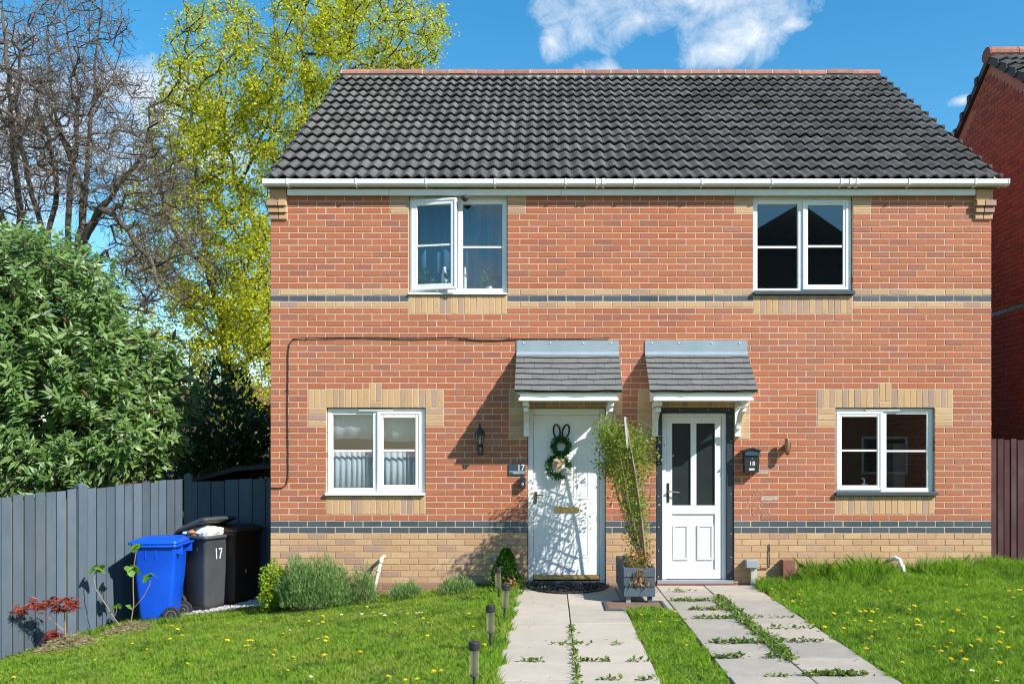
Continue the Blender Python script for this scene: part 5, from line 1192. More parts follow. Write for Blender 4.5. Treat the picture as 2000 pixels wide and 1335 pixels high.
def px_targets(shapes, n, Y, dep):
    """points spread in ellipses drawn in the photo, at distance Y +- dep"""
    w = np.array([s[2] * s[3] * (s[4] if len(s) > 4 else 1) for s in shapes]); w = w / w.sum(); P = []
    for s, k in zip(shapes, rng.multinomial(n, w)):
        a = rng.random(k) * 2 * math.pi; r_ = np.sqrt(rng.random(k))
        u = s[0] + s[2] * r_ * np.cos(a); v = s[1] + s[3] * r_ * np.sin(a); y = Y + rng.uniform(-1, 1, k) * dep * np.sqrt(1 - r_ ** 2 * .8)
        P.append(np.stack([(u - VPX) * y / F, y, CZ - (v - HOR) * y / F], 1))
    return np.concatenate(P)
def clusters(tips, n, spread, droop=0.0):
    P = np.repeat(tips, n, axis=0) + rng.normal(0, spread, (len(tips) * n, 3)); return P

# spring maple behind the house
YM = 23.5
def PL(pts, Y, dy=None): return [np.array(W(u, v, Y + (dy[i] if dy else 0))) for i, (u, v) in enumerate(pts)]
base = W(560, 1010, YM)
mp = thing('maple_tree', (base.x, base.y, -.6), 'tall maple tree in fresh yellow-green spring leaf rising behind the roof verge', 'tree')
limbs = [PL([(560, 1045), (520, 900), (478, 820), (440, 730), (437, 650), (428, 600), (405, 520), (390, 420), (380, 300), (372, 180), (365, 60), (360, -40)], YM),
         PL([(437, 650), (480, 610), (540, 560), (600, 470)], YM, [0, .3, .6, .9]), PL([(440, 720), (500, 690), (560, 700)], YM, [0, -.5, -1]),
         PL([(560, 1045), (548, 850), (530, 600), (500, 450), (465, 367), (440, 260), (430, 150), (445, 20), (450, -60)], YM + .8),
         PL([(530, 600), (560, 450), (590, 320), (600, 200), (590, 60), (600, -40)], YM + 1), PL([(560, 450), (640, 330), (700, 200), (740, 90), (760, 0)], YM + 1.3), PL([(700, 200), (790, 130), (850, 70)], YM + 1.4),
         PL([(405, 520), (350, 470), (320, 400), (300, 300), (290, 210)], YM, [0, -.4, -.6, -.8, -1]), PL([(428, 600), (370, 570), (310, 560), (270, 600)], YM, [0, -.4, -.8, -1]), PL([(465, 367), (520, 250), (540, 120), (530, 0)], YM + .4)]
shapes = [(430, 140, 115, 150), (740, 60, 135, 100, 1.2), (610, 60, 90, 130), (360, 270, 90, 110, .9), (470, 330, 110, 160), (420, 470, 130, 140), (480, 560, 110, 120), (400, 640, 140, 100, 1.1), (300, 440, 80, 120, .6), (470, 740, 70, 110, 1.1), (500, 650, 60, 110, .9), (360, 720, 60, 60, .6), (560, 230, 90, 120)]
tg = px_targets(shapes, 1800, YM, 2.6)
N, Pa, rad, tips = grow(limbs, tg, .32, curl=.13, root_r=.16, power=.5, tip_r=.007)
tr = wood_mesh('trunk', N, Pa, rad, M_BARK, mp)
tipP = N[tips]
P = clusters(tipP, 52, .11); D = rng.normal(0, 1, P.shape); D[:, 2] -= .25
leaves('crown', P, D, rng.uniform(.045, .09, len(P)), rng.uniform(.035, .07, len(P)), M_MAPLE, mp)

# contorted willow, almost bare
def willow(label, Y, limbs, shapes, n, base_uv, nl, leafy):
    b = W(*base_uv, Y); t = thing('contorted_willow', (b.x, b.y, -.9), label, 'tree')
    tg = px_targets(shapes, n, Y, 1.9); N, Pa, rad, tips = grow(limbs, tg, .2, curl=.34, arch=.3, root_r=.115, power=.52, tip_r=.004)
    wood_mesh('trunk', N, Pa, rad, M_BARK2, t)
    # curling end twigs
    A = []; B = []; P = np.repeat(N[tips], nl, axis=0); D = nrm(rng.normal(0, 1, P.shape) + [0, 0, .25]); ax = nrm(rng.normal(0, 1, P.shape)); ends = []
    for s in range(7):
        D = nrm(D + np.cross(ax, D) * .75 + rng.normal(0, .25, P.shape)); Q = P + D * rng.uniform(.05, .09, (len(P), 1)); A.append(P); B.append(Q); P = Q
        if s % 2: ax = -ax
    A = np.concatenate(A); B = np.concatenate(B)
    link('twigs', cones_mesh('twigs', A, B, np.full(len(A), .0042), np.full(len(A), .003), M_TWIG, 3), t)
    if leafy:
        k = rng.integers(0, len(B), leafy); leaves('crown', B[k], rng.normal(0, 1, (leafy, 3)), rng.uniform(.04, .07, leafy), .02, M_WILLOWL, t)
YW = 18.0
willow('bare contorted willow tree with curling twigs behind the buddleia', YW, [PL([(150, 1045), (148, 700), (140, 540), (131, 487), (135, 400), (145, 300), (154, 180), (135, 90), (124, 20), (118, -60)], YW),
    PL([(140, 540), (152, 480), (165, 380), (172, 280), (182, 200), (190, 90), (200, 0)], YW, [0, .2, .3, .4, .5, .6, .6]), PL([(148, 520), (170, 455), (195, 408), (232, 360), (258, 330), (275, 312), (290, 250)], YW, [0, -.2, -.4, -.5, -.6, -.6, -.7]),
    PL([(165, 380), (140, 320), (110, 230), (95, 130), (90, 30)], YW, [.3, .5, .7, .9, 1]), PL([(145, 300), (120, 260), (85, 300), (60, 340)], YW, [0, -.3, -.5, -.7]), PL([(195, 408), (225, 420), (262, 470), (300, 520)], YW, [-.4, -.8, -1, -1.1]), PL([(182, 200), (220, 150), (240, 80)], YW, [.5, .5, .6])],
    [(150, 100, 110, 130), (120, 260, 120, 150), (230, 300, 110, 150), (300, 420, 100, 130), (330, 540, 110, 90, .7), (260, 540, 80, 80, .6)], 950, (150, 1045), 5, 2600)
willow('second bare contorted willow, partly leafing, at the edge of the garden', YW + .6, [PL([(50, 1045), (48, 700), (45, 480), (35, 380), (25, 260), (15, 130), (5, 20), (0, -60)], YW + .6),
    PL([(90, 1045), (92, 480), (75, 420), (52, 340), (30, 200), (40, 100)], YW + .3) , PL([(45, 480), (0, 420), (-40, 330), (-60, 200)], YW + .6), PL([(92, 480), (110, 380), (100, 290), (70, 200)], YW + .3)],
    [(10, 150, 90, 150), (40, 330, 90, 120), (-40, 250, 90, 200, .6)], 430, (50, 1045), 5, 900)

# buddleia over the fence
YB = 12.7
bd = thing('buddleia_bush', (-6.9, 12.9, -.8), 'large buddleia bush with long grey-green leaves leaning over the grey fence', 'bush')
shapes = [(60, 620, 170, 150, 1.2), (150, 740, 170, 140), (60, 830, 200, 150), (230, 800, 110, 140), (300, 800, 75, 90), (20, 545, 90, 75, 1.3), (280, 720, 70, 60, .6), (-60, 760, 120, 250, .6), (190, 890, 170, 60), (330, 840, 42, 80, .6)]
tg = px_targets(shapes, 1900, 1.0, 0.0)                                          # directions; the distance follows the fence in front
uu = VPX + F * tg[:, 0]; dist = 12.15 + np.clip(uu, -100, 400) / 380 * .62 + rng.uniform(-.75, .75, len(tg)); tg = np.stack([tg[:, 0] * dist, dist, CZ + (tg[:, 2] - CZ) * dist], 1)
s_ = (tg[:, 0] - C0.x) * dd.y - (tg[:, 1] - C0.y) * dd.x                      # keep it behind the fence lines
tg = tg[((tg[:, 0] - C1.x) * (C0.y - C1.y) - (tg[:, 1] - C1.y) * (C0.x - C1.x) < -.3)]
N, Pa, rad, tips = grow([PL([(80, 1050), (80, 900), (60, 750), (40, 620)], YB), PL([(80, 1000), (160, 850), (210, 740)], YB), PL([(80, 1000), (220, 880), (300, 800)], YB), PL([(80, 1000), (-20, 800), (-60, 650)], YB)], tg, .2, curl=.10, arch=.5, root_r=.05, power=.5, tip_r=.004)
wood_mesh('trunk', N, Pa, rad, M_TWIG, bd, .012)
tp_ = N[tips]; par = N[Pa[tips]]; k = 24
out = nrm(tp_ - np.array([-6.7, 13.3, .6])); axis = nrm(out * .6 + rng.normal(0, .35, tp_.shape) + [0, -.15, .35])
s = np.tile(np.linspace(-.05, .42, k), len(tp_)); ax = np.repeat(axis, k, 0); P = np.repeat(tp_, k, 0) + ax * s[:, None] + np.array([0, 0, -1]) * (s[:, None] * 1.2) ** 2 * .35
rot_ = rng.random(len(P)) * 6.28; side = nrm(np.cross(ax, rng.normal(0, 1, ax.shape)))
D = side * 1.0 + ax * np.clip(.2 + 1.3 * s[:, None], .2, 1) + [0, 0, -.28]
Ll = np.where(s > .33, rng.uniform(.06, .10, len(P)), rng.uniform(.11, .19, len(P)))
leaves('foliage', P, D, Ll, Ll * rng.uniform(.24, .36, len(P)), M_BUDD, bd, N=np.array([.25, -.6, .55]) + rng.normal(0, .45, P.shape))
sel = rng.choice(len(tp_), 46)
for i in sel:
    p = Vector(tp_[i] + axis[i] * .36 + np.array([0, -.08, .05])); a_ = Vector(axis[i] + np.array([0, -.1, -.5])).normalized()
    MB().tube([p, p + a_ * .06, p + a_ * .13, p + a_ * .2], [.014, .026, .022, .006], 6).build('seed_head', M_SEED, bd)

# evergreens and undergrowth in the house shadow behind the fence
def bushy(name, label, cat, c, r, n, mat, Lr, wr, group=None, twig=True, flat=1.0, squash=None, parent=None):
    t = thing(name, (c[0], c[1], c[2] - r[2]), label, cat, group)
    D = nrm(rng.normal(0, 1, (n, 3))); rr = rng.random((n, 1)) ** .45; lump = 1 + .18 * np.sin(D[:, :1] * 5 + c[0] * 3) + .15 * np.sin(D[:, 2:] * 6 + D[:, 1:2] * 4)
    P = np.array(c) + D * rr * lump * np.array(r); P[:, 2] = np.maximum(P[:, 2], c[2] - r[2] * .97)
    leaves('foliage', P, D + rng.normal(0, .7, (n, 3)) + [0, 0, .3], rng.uniform(*Lr, n), rng.uniform(*wr, n), mat, t)
    if twig:
        st_ = MB()
        for i in range(26):
            d = Vector(D[i]); d.z = abs(d.z); q = Vector(c) + Vector((d.x * r[0], d.y * r[1], d.z * r[2])) * .85; b0 = Vector((c[0] + random.uniform(-.1, .1) * r[0], c[1], c[2] - r[2]))
            st_.tube([b0, b0.lerp(q, .5) + Vector((0, 0, .03)), q], [.012, .008, .003], 5)
        st_.build('stems', M_TWIG, t)
    return t
bushy('evergreen_shrub', 'dark evergreen shrub in shadow behind the shaded fence panel', 'shrub', (-5.5, 15.9, 1.15), (1.35, .9, 1.75), 9000, M_EVER, (.09, .15), (.05, .08))
bushy('leafy_shrub', 'thin yellow-green shrub in front of the outbuilding beyond the fence', 'shrub', (-5.0, 19.5, .9), (1.9, 1.0, 1.3), 1500, M_MAPLE, (.06, .10), (.05, .08))
# garden shrubs along the front wall
bushy('golden_shrub', 'small golden-green leafy shrub at the house corner by the gravel', 'shrub', (-3.24, 11.08, .02), (.21, .2, .29), 3600, M_GOLD, (.025, .045), (.015, .025))
def lavender(c, r, n, label, name='lavender_bush'):
    t = thing(name, (c[0], c[1], c[2]), label, 'shrub', 'lavender along the front wall')
    a = rng.random(n) * 6.28; el = np.arccos(rng.random(n) * .95); rr = rng.random(n) ** .4
    d = np.stack([np.sin(el) * np.cos(a), np.sin(el) * np.sin(a), np.cos(el)], 1); lump = 1 + .10 * np.sin(a * 3 + c[0] * 9)[:, None] + .10 * np.sin(d[:, :1] * 9) * np.cos(d[:, 2:] * 7)
    P = np.array(c) + d * (rr[:, None] * lump) * np.array(r); D = d * .6 + [0, 0, 1.0] + rng.normal(0, .35, (n, 3))
    leaves('foliage', P, D, rng.uniform(.04, .08, n), rng.uniform(.005, .009, n), M_LAV, t)
    st_ = MB()
    for i in range(34):
        q = Vector(np.array(c) + d[i] * np.array(r) * .8); b0 = Vector((c[0] + random.uniform(-.4, .4) * r[0], c[1] - random.uniform(-.3, .5) * r[1], c[2] - .03)); st_.tube([b0, b0.lerp(q, .5) + Vector((random.uniform(-.03, .03), -.02, -.02)), q], [.010, .007, .002], 5)
    st_.build('stems', M_TWIG, t)
lavender((-2.78, 11.02, -.16), (.47, .36, .54), 15000, 'big rounded grey-green lavender bush under the curtained window')
lavender((-2.23, 11.16, -.17), (.19, .2, .42), 2200, 'narrow grey-green lavender bush tucked against the cream waste pipe')
lavender((-1.70, 11.16, -.13), (.19, .18, .20), 1900, 'small low lavender clump between the waste pipe and the next clump')
lavender((-1.09, 11.16, -.08), (.23, .18, .20), 2100, 'small low lavender clump nearest the clipped cone bush')
tpz = thing('topiary_cone', (-.53, 11.2, -.03), 'clipped dark green cone bush beside door 17', 'bush')
n = 4200; h = rng.random(n) ** .8; a = rng.random(n) * 6.28; rr = (.205 * (1 - h) ** .75 + .02) * (1 + .12 * np.sin(a * 3 + h * 9)) * np.sqrt(rng.uniform(.45, 1, n))
P = np.stack([-.535 + rr * np.cos(a), 11.2 + rr * np.sin(a) * .95, -.03 + .50 * h], 1); D = np.stack([np.cos(a), np.sin(a), np.full(n, .5)], 1) + rng.normal(0, .5, (n, 3))
leaves('foliage', P, D, rng.uniform(.022, .038, n), rng.uniform(.014, .022, n), M_BOX, tpz)
MB().lathe([(.09, -.02), (.07, .2), (.02, .40)], (-.535, 11.2, 0), 10).build('core', M_EVER, tpz)
n = 110; P = np.stack([rng.normal(-.47, .045, n), rng.normal(11.0, .02, n), rng.normal(.08, .05, n)], 1); leaves('dead_patch', P, rng.normal(0, 1, (n, 3)), .035, .016, M_DEAD, tpz)

# climber on the trellis
cb = thing('climbing_plant', (.95, 10.6, .33), 'straggly small-leaved climber growing up the lattice trellis between the two doors', 'plant')
n = 130; zc = np.concatenate([rng.normal(1.62, .20, 90), rng.uniform(.6, 1.4, 40)]); sc_ = rng.uniform(0, .95, n)
base_ = np.array([tp(s, z) for s, z in zip(sc_, zc)]); base_ += np.stack([rng.normal(-.09, .16, n) * np.clip((zc - .7), .12, 1), rng.normal(0, .05, n), rng.normal(0, .05, n)], 1)
base_[:, 1] = np.minimum(base_[:, 1], 11.35); base_[:, 0] = np.maximum(base_[:, 0], .60 + .08 * rng.random(n)); base_[:, 2] = np.minimum(base_[:, 2], 1.98 - .15 * rng.random(n))
stems = MB()
for i in range(n):
    if i % 2 == 0:
        p0 = tp(random.uniform(.1, .8), .34); q = Vector(base_[i]); m_ = p0.lerp(q, .55) + Vector((random.uniform(-.04, .04), random.uniform(-.06, .06), 0)); stems.tube([p0, m_, q, q + Vector((random.uniform(-.12, .12), random.uniform(-.1, .1), random.uniform(-.05, .12)))], [.004, .0035, .003, .0015], 4)
for i in range(12):
    q = Vector(base_[random.randrange(90)]); stems.tube([q, q + Vector((random.uniform(-.05, .12), -.02, .15)), q + Vector((random.uniform(-.2, .25), -.03, random.uniform(.15, .35)))], [.003, .002, .0012], 4)
stems.build('stems', M_TRELLIS, cb)
P = clusters(base_, 52, .065); P[:, 1] = np.minimum(P[:, 1], 11.42); n = len(P); leaves('foliage', P, rng.normal(0, 1, (n, 3)) + [0, -.3, -.2], rng.uniform(.025, .05, n), rng.uniform(.014, .026, n), M_CLIMB, cb)
n = 260; P = np.stack([rng.uniform(.85, 1.10, n), rng.uniform(10.02, 10.5, n), rng.uniform(.36, .56, n)], 1); leaves('dead_leaves', P, rng.normal(0, 1, (n, 3)) + [0, 0, -.2], rng.uniform(.04, .08, n), rng.uniform(.012, .022, n), M_DEAD, cb)
n = 60; P = np.stack([rng.normal(.95, .05, n), rng.uniform(9.98, 10.03, n), rng.uniform(.24, .40, n)], 1); leaves('dead_sprays', P, rng.normal(0, .4, (n, 3)) + [0, -.1, -1], rng.uniform(.06, .11, n), .012, M_DEAD, cb)
n = 90; P = np.stack([rng.uniform(.8, 1.0, n), rng.uniform(10.05, 10.7, n), rng.uniform(.38, .55, n)], 1); leaves('low_foliage', P, rng.normal(0, 1, (n, 3)) + [0, 0, .4], rng.uniform(.03, .05, n), .02, M_CLIMB, cb)

# red acer and the two fig saplings in front of the side fence
ac = W(128, 1258, 10.35); az = float(gz(ac.x)) + .0
at = thing('red_acer', (ac.x, ac.y, az), 'small red-leaved Japanese maple sapling in front of the grey fence', 'sapling')
st_ = MB(); b0 = Vector((ac.x, ac.y, az)); t1 = W(126, 1195, 10.32); t2 = W(105, 1180, 10.3); t3 = W(30, 1190, 10.2); t4 = W(143, 1178, 10.36)
st_.tube([b0, t1, t4], [.009, .007, .004], 6); st_.tube([b0.lerp(t1, .45), W(95, 1205, 10.3), t2, t3], [.006, .005, .004, .002], 5); st_.tube([t1, W(112, 1178, 10.3), W(70, 1175, 10.28)], [.005, .004, .002], 5)
st_.build('stem', M_FIGSTEM, at)
cl_px = [(22, 1190), (35, 1187), (48, 1188), (62, 1176), (70, 1182), (80, 1184), (92, 1180), (98, 1172), (108, 1170), (116, 1176), (122, 1182), (128, 1172), (136, 1174), (142, 1170), (138, 1187), (112, 1188), (102, 1236), (98, 1240), (106, 1238)]
PP = []; DD = []
for (u, v) in cl_px:
    c = np.array(W(u, v, 10.3 + random.uniform(-.08, .08)))
    for q in range(7):
        p = c + rng.normal(0, .022, 3); a0 = random.random() * 6.28
        for j in range(6):
            w = a0 + (j - 2.5) * .5; PP.append(p); DD.append([math.cos(w), math.sin(w) * .6, -.35 + random.uniform(-.25, .15)])
leaves('foliage', PP, DD, rng.uniform(.06, .095, len(PP)), .013, M_ACER, at)
def fig(label, px, Y, leaf_px, br=()):
    b = W(*px[0], Y); t = thing('fig_sapling', b, label, 'sapling', None)
    mb = MB().tube([W(u, v, Y) for u, v in px], [.008] + [.006] * (len(px) - 2) + [.004], 6)
    for l in br: mb.tube([W(u, v, Y) for u, v in l], .004, 5)
    mb.build('stem', M_FIGSTEM, t)
    for (u, v, s) in leaf_px:
        c = W(u, v, Y - .01)
        for k in range(3):
            lf_ = MB(); a0 = random.uniform(0, 6.28); tilt = random.uniform(.5, 1.0); pts = [Vector((0, 0, 0))]; lob = []
            for j in range(25):
                w = (j / 24 - .5) * 5.0; r_ = s * (.62 + .38 * abs(math.cos(w * 1.5)) ** 2) * (1 - .10 * abs(w)); lob.append(Vector((r_ * math.sin(w), r_ * math.cos(w) + s * .25, -.25 * r_ * r_ / s)))
            Mx = Matrix.Translation(c + Vector((.03 * math.cos(a0), 0, .01 * k))) @ Matrix.Rotation(a0, 4, 'Z') @ Matrix.Rotation(-tilt, 4, 'X')
            lf_.add([Mx @ p for p in pts + lob], [(0, j, j + 1) for j in range(1, 25)], .3 * k); lf_.build('leaf', M_FIG, t)
fig('bending fig sapling with one leaf cluster in front of the grey fence', [(237, 1225), (222, 1205), (205, 1178), (187, 1150), (183, 1128), (188, 1112)], 11.0, [(190, 1107, .085), (228, 1182, .045)], [[(222, 1205), (227, 1195), (228, 1184)]])
fig('upright fig sapling with several leaves beside the blue bin', [(254, 1225), (258, 1200), (261, 1180), (260, 1150), (260, 1115), (266, 1075)], 11.0, [(260, 1108, .10), (270, 1065, .07), (293, 1122, .085), (254, 1184, .04)], [[(261, 1187), (280, 1165), (293, 1140), (293, 1125)]])
def heap(u0, u1, v, Y, h, label, n):
    x0_, x1_ = Xu(u0, Y), Xu(u1, Y); zc_ = float(gz((x0_ + x1_) / 2)) + .0
    t = rng.random(n) * 6.28; r_ = np.sqrt(rng.random(n)); P = np.stack([(x0_ + x1_) / 2 + (x1_ - x0_) / 2 * r_ * np.cos(t), Y + .28 * r_ * np.sin(t), np.zeros(n)], 1); P[:, 2] = gz(P[:, 0]) + h * (1 - r_ ** 2) * rng.uniform(.5, 1, n)
    o = leaves('grass_clippings', P, np.stack([rng.normal(0, 1, n), rng.normal(0, 1, n), rng.normal(0, .25, n)], 1), rng.uniform(.04, .09, n), .007, M_HAY); tag(o, label, 'clippings', kind='stuff')
heap(72, 185, 1270, 10.25, .13, 'heap of dry grass clippings under the red sapling', 3800)
heap(205, 300, 1225, 10.95, .10, 'low heap of dry grass clippings round the fig saplings', 2600)

# ---------------------------------------------------------------- lawns
def lawn(name, label, xa, xb, ya, yb, dens, hfun, keep, mat=M_GRASS, wr=(.0018, .0036)):
    n = int((xb - xa) * (yb - ya) * dens); x = rng.uniform(xa, xb, n); y = rng.uniform(ya, yb, n)
    ok = keep(x, y) & (x / y > -.66) & (x / y < .82) & (y > 5.2); x, y = x[ok], y[ok]; n = len(x)
    h = hfun(x, y) * rng.uniform(.55, 1.25, n)
    z = gz(x); P = np.stack([x, y, z - .008], 1); a = rng.random(n) * 6.28; w = rng.uniform(*wr, n)
    lean = rng.uniform(.15, .9, n) * h; b = rng.random(n) * 6.28
    A = P + np.stack([np.cos(a) * w, np.sin(a) * w, 0 * a], 1); B = P - np.stack([np.cos(a) * w, np.sin(a) * w, 0 * a], 1)
    m1 = P + np.stack([np.cos(b) * lean * .35, np.sin(b) * lean * .35, h * .62], 1); tip = P + np.stack([np.cos(b) * lean, np.sin(b) * lean, h * .98], 1)
    s = np.stack([np.cos(a) * w, np.sin(a) * w, 0 * a], 1) * .8
    V = np.stack([A, B, m1 - s * .8, tip, m1 + s * .8], 1)
    o = link(name, np_mesh(name, V, 5, rng.random(n) * .999, mat)); return tag(o, label, 'grass', kind='stuff')
def clump(x, y, f=1.6): return .5 + .5 * np.sin(x * f * 2.1 + 1.3 * np.sin(y * f)) * np.sin(y * f * 1.7 + x)
edge = lambda x: .03 * np.sin(x * 9.0) + .02 * np.sin(x * 23)
def bed_free(x, y): return ~(((y > 11.44) & (x > WX0)) | ((x < -3.1) & (y > 11.5) & (x > -4.55)))
def fence_side(x, y): return ((x - C1.x) * (C0.y - C1.y) - (y - C1.y) * (C0.x - C1.x)) > .06
lawn('lawn_grass', 'short mown lawn grass in front of number 17', -6.2, -.33, 5.2, 12.5, 9500, lambda x, y: .030 + .022 * clump(x, y) + np.where(y > 11.0, .04, 0) + np.where(x > -.62, .045, 0), lambda x, y: bed_free(x, y) & fence_side(x, y) & (x < -.40 + edge(y) + .02))
lawn('lawn_grass', 'mown strip of grass between the two paths', .74, 1.32, 5.2, 9.72, 11000, lambda x, y: .032 + .02 * clump(x, y, 3) + np.where(y > 9.2, .03, 0), lambda x, y: (x > .775 + edge(y) * .6) & (x < 1.265 + edge(y + 3) * .6) & (y < 9.62 + .1 * np.sin(x * 14)))
lawn('lawn_grass', 'longer green lawn grass in front of number 18', 2.38, 8.2, 5.2, 11.7, 9000, lambda x, y: .04 + .05 * clump(x, y) * clump(y, x, 3.1) + np.clip((y - 10.3) * .07, 0, .1), lambda x, y: bed_free(x, y) & (x > 2.45 + edge(y)) & ((y < 11.44) | (x > WX1)) & ((x < 7.1) | (y < 11.3)))
lawn('tall_grass', 'rough tall grass along the plinth of number 18', 2.5, 6.8, 10.4, 11.66, 5500, lambda x, y: ((.12 + .17 * clump(x, y, 2.2) ** 1.5) * np.clip((x - 2.3) * 1.2, .35, 1)) * np.clip((y - 10.2) / .9, .3, 1) + (y > 11.0) * .17 * np.exp(-((x - 3.75) / .25) ** 2), lambda x, y: (rng.random(len(x)) < np.clip((y - 10.3 - .15 * np.sin(x * 5)) / .8, 0, 1)) & ((y < 11.44) | (x > WX1)) & ~((np.abs(x - 4.26) < .10) & (y < 11.4)), wr=(.0022, .0042))
# weeds in the paving joints
def weeds(label, spots, n):
    P = []
    for (x, y, rx, ry, k) in spots:
        P.append(np.stack([rng.normal(x, rx, k), rng.normal(y, ry, k), gz(0) * 0 + rng.uniform(.004, .03, k)], 1))
    P = np.concatenate(P); P[:, 2] += np.where((P[:, 0] > -.5) & (P[:, 0] < 2.6), 0, gz(P[:, 0])); D = rng.normal(0, 1, P.shape); D[:, 2] = np.abs(D[:, 2]) * .6 + .1
    o = leaves('weeds', P, D, rng.uniform(.025, .05, len(P)), rng.uniform(.016, .030, len(P)), M_WEED); tag(o, label, 'weeds', kind='stuff')
sp = [(1.85 + random.uniform(-.02, .02), y, .022 + .022 * random.random(), .06, random.randint(14, 46)) for y in np.arange(7.3, 10.5, .07)]
for v, x0_, x1_, k in ((1156, 1.4, 1.6, 30), (1174, 1.30, 1.72, 130), (1192, 1.4, 1.8, 110), (1209, 1.4, 1.84, 110), (1256, 1.36, 1.84, 150), (1285, 1.30, 1.5, 90), (1285, 1.68, 1.75, 25), (1322, 1.55, 1.7, 20)):
    for i in range(6): x = x0_ + (x1_ - x0_) * (i + .5) / 6; sp.append((x, Yg(v), .035, .018, k // 6))
for v, x0_, x1_, k in ((1207.5, 1.95, 2.4, 24), (1228, 2.0, 2.4, 40), (1254, 1.88, 2.3, 80), (1320, 1.86, 2.25, 230)):
    for i in range(6): x = x0_ + (x1_ - x0_) * (i + .5) / 6; sp.append((x, Yg(v), .04, .02, k // 6))
weeds('broad-leaved weeds in the joints of the path to door 18', sp, 0)
sp = [(.185 + random.uniform(-.008, .008), y, .006 + .010 * random.random(), .03, random.choice((1, 2, 4, 8))) for y in np.arange(6.0, 8.7, .05)]
for v, x0_, x1_, k in ((1260, .0, .35, 24), (1260, .5, .6, 12), (1292.7, -.2, -.08, 24), (1292.7, .2, .45, 40), (1292.7, .6, .75, 26), (1329, .35, .5, 24), (1329, .6, .75, 18)):
    for i in range(4): x = x0_ + (x1_ - x0_) * (i + .5) / 4; sp.append((x, Yg(v), .02, .012, max(1, k // 4)))
weeds('small weeds in the joints of the path to door 17', sp, 0)
sp = [(2.62 + .1 * random.random(), 11.3, .06, .04, 40), (-2.5, 11.0, .25, .06, 50), (-5.6, 10.3, .25, .15, 260), (-5.05, 11.4, .2, .12, 60), (6.1, 11.5, .2, .1, 120), (5.0, 11.3, .15, .08, 60), (-.35, 11.15, .06, .05, 40), (-.1, 11.1, .06, .05, 30)]
weeds('leafy weeds growing along the walls and fences', sp, 0)
# fallen bits on the slabs
db = MB()
for i in range(70):
    x = random.choice((random.uniform(-.38, .75), random.uniform(1.3, 2.4))); y = random.uniform(6, 11.2); s = random.uniform(.005, .014); w = random.random() * 6.28
    db.add([(x + s * math.cos(w), y + s * math.sin(w), .016), (x - s * math.cos(w), y - s * math.sin(w), .016), (x + s * .5, y + s, .02)], [(0, 1, 2)])
tag(db.build('debris', M_TWIG), 'tiny dry leaf scraps on the paving', 'debris', kind='stuff')

# ---------------------------------------------------------------- dandelions and daisies, each a flower of its own
def flower(kind):
    t = bpy.data.objects.new(kind, None); COL.objects.link(t); t.empty_display_size = .02; mb = MB()
    if kind == 'dandelion':
        MB().tube([(0, 0, -.01), (.004, .002, .03), (.006, 0, .055)], .0025, 4).build('stem', M_STEM, t)
        for ring, (rr, z, nn_) in enumerate(((.021, .060, 16), (.015, .064, 12), (.008, .067, 8))):
            for i in range(nn_):
                w = 2 * math.pi * (i + ring * .5) / nn_; c, s = math.cos(w), math.sin(w); q = .004
                mb.add([(.006 + .002 * c, .002 * s, .055), (.006 + rr * .7 * c - q * s, rr * .7 * s + q * c, z), (.006 + rr * c, rr * s, z + .002), (.006 + rr * .7 * c + q * s, rr * .7 * s - q * c, z)], [(0, 1, 2, 3)])
        mb.build('flower_head', M_PETAL, t)
    else:
        MB().tube([(0, 0, -.01), (.002, 0, .04)], .0016, 4).build('stem', M_STEM, t)
        for i in range(12):
            w = 2 * math.pi * i / 12; c, s = math.cos(w), math.sin(w); q = .0035
            mb.add([(.002, 0, .04), (.002 + .012 * c - q * s, .012 * s + q * c, .044), (.002 + .015 * c, .015 * s, .045), (.002 + .012 * c + q * s, .012 * s - q * c, .044)], [(0, 1, 2, 3)])
        mb.build('flower_head', M_DAISY, t); MB().lathe([(.005, .043), (.004, .047)], (.002, 0, 0), 8).build('disc', M_PETAL, t)
    return t
def strew(kind, pxs, label, group, proto):
    for i, (u, v, s) in enumerate(pxs):
        z = 0.0; y = 9.0; hh = .06 * s
        for _ in range(6):
            y = (CZ - z - hh) * F / (v - HOR); z = float(gz((u - VPX) * y / F))
        o = copy_tree(proto); o.location = ((u - VPX) * y / F, y, z); o.rotation_euler = (random.uniform(-.35, .15), random.uniform(-.3, .3), random.random() * 6.28); o.scale = (s * 1.0,) * 3
        tag(o, label, kind, group)
dn = flower('dandelion'); dy_ = flower('daisy')
Z8 = lambda L: [(480 + x / 3.448, 1000 + y / 3.448) for x, y in L]; Z4 = lambda L: [(1440 + x / 3.571, 1060 + y / 3.571) for x, y in L]
dl = Z8([(15, 895), (35, 858), (95, 735), (178, 957), (250, 815), (275, 1062), (298, 970), (330, 992), (440, 728), (495, 850), (536, 838), (538, 858), (528, 735), (512, 695), (550, 952), (770, 940), (858, 675), (820, 630), (950, 1103), (990, 745), (1080, 1128), (1160, 1118), (1200, 712), (1228, 742), (1228, 826), (1325, 690), (1352, 877), (1393, 773), (1330, 1062), (1290, 1062), (1505, 680), (1530, 768), (1608, 888), (1520, 570), (1760, 605)])
dl += [(333 + 0, 1221), (345, 1227), (358, 1240), (332, 1246), (291, 1267), (380, 1237 - 25), (362, 1294), (258, 1256), (28, 1321), (189, 1287), (443, 1218 + 30), (448, 1216), (483, 1260), (490, 1249), (532, 1277 - 8)]
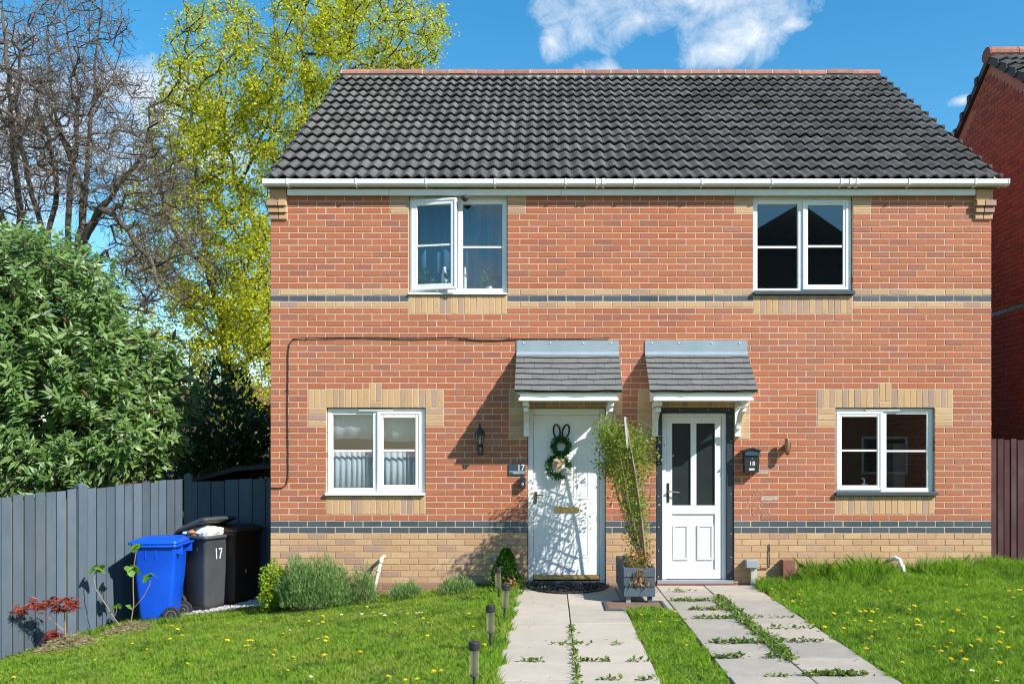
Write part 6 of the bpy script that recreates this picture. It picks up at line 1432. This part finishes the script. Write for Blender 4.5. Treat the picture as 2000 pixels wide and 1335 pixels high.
dr = Z4([(245, 290), (238, 318), (360, 342), (428, 356), (325, 396), (383, 402), (460, 403), (830, 406), (990, 322), (1046, 332), (1598, 286), (1630, 222), (1910, 330), (1968, 322), (1936, 380), (1115, 430), (1230, 432), (992, 456), (895, 473), (938, 474), (850, 472), (776, 487), (662, 487), (1192, 460), (1205, 486), (1060, 520), (1245, 527), (1035, 543), (825, 540), (938, 540), (527, 570), (602, 577), (740, 593), (956, 604), (1165, 563), (1275, 570), (1250, 565), (1257, 627), (1435, 545), (1463, 410), (1560, 462), (1568, 494), (1655, 497), (1675, 495), (1728, 510), (1825, 450), (1480, 605), (1547, 583), (1710, 595), (1815, 582), (1845, 617), (1690, 675), (1715, 680), (1805, 685), (1620, 710), (1910, 725), (912, 666), (940, 653), (908, 735), (1133, 664), (1388, 722), (1443, 720), (1432, 750), (1475, 692), (1564, 755), (1592, 803), (1484, 803), (1382, 803), (1837, 832), (1137, 828), (1124, 222)])
dm = [(1253, 1200), (1289, 1212), (1296, 1201), (1323, 1211), (1395, 1194), (1320, 1186 + 8), (1345, 1259)]
sz = lambda L: [(u, v, random.uniform(.75, 1.25)) for u, v in L]
strew('dandelion', sz(dl), 'yellow dandelion in the mown lawn in front of number 17', 'dandelions in the mown lawn', dn)
strew('dandelion', sz(dr), 'yellow dandelion in the longer lawn in front of number 18', 'dandelions in the longer lawn', dn)
strew('dandelion', sz(dm), 'yellow dandelion in the grass strip or weeds between the two paths', 'dandelions between the paths', dn)
dsy = Z8([(650, 672), (708, 668), (785, 668), (905, 668), (930, 675), (1030, 665), (1042, 658), (1095, 668), (1143, 665), (1160, 660), (1187, 665), (405, 740), (492, 738), (297, 778), (345, 785), (590, 893), (433, 1085), (490, 1127), (1627, 1080), (1637, 1113), (1660, 1118)])
strew('daisy', [(u, v, random.uniform(.9, 1.3)) for u, v in dsy], 'small white daisy in the mown lawn in front of number 17', 'daisies in the mown lawn', dy_)
ds2 = Z4([(1310, 537), (1930, 495), (1360, 675), (1635, 862), (1790, 715), (1810, 940), (1430, 970), (1312, 355), (490, 520), (1875, 955)])
strew('daisy', [(u, v, random.uniform(.9, 1.3)) for u, v in ds2], 'small white daisy in the longer lawn in front of number 18', 'daisies in the longer lawn', dy_)
for p in (dn, dy_):
    for c in list(p.children): bpy.data.objects.remove(c)
    bpy.data.objects.remove(p)
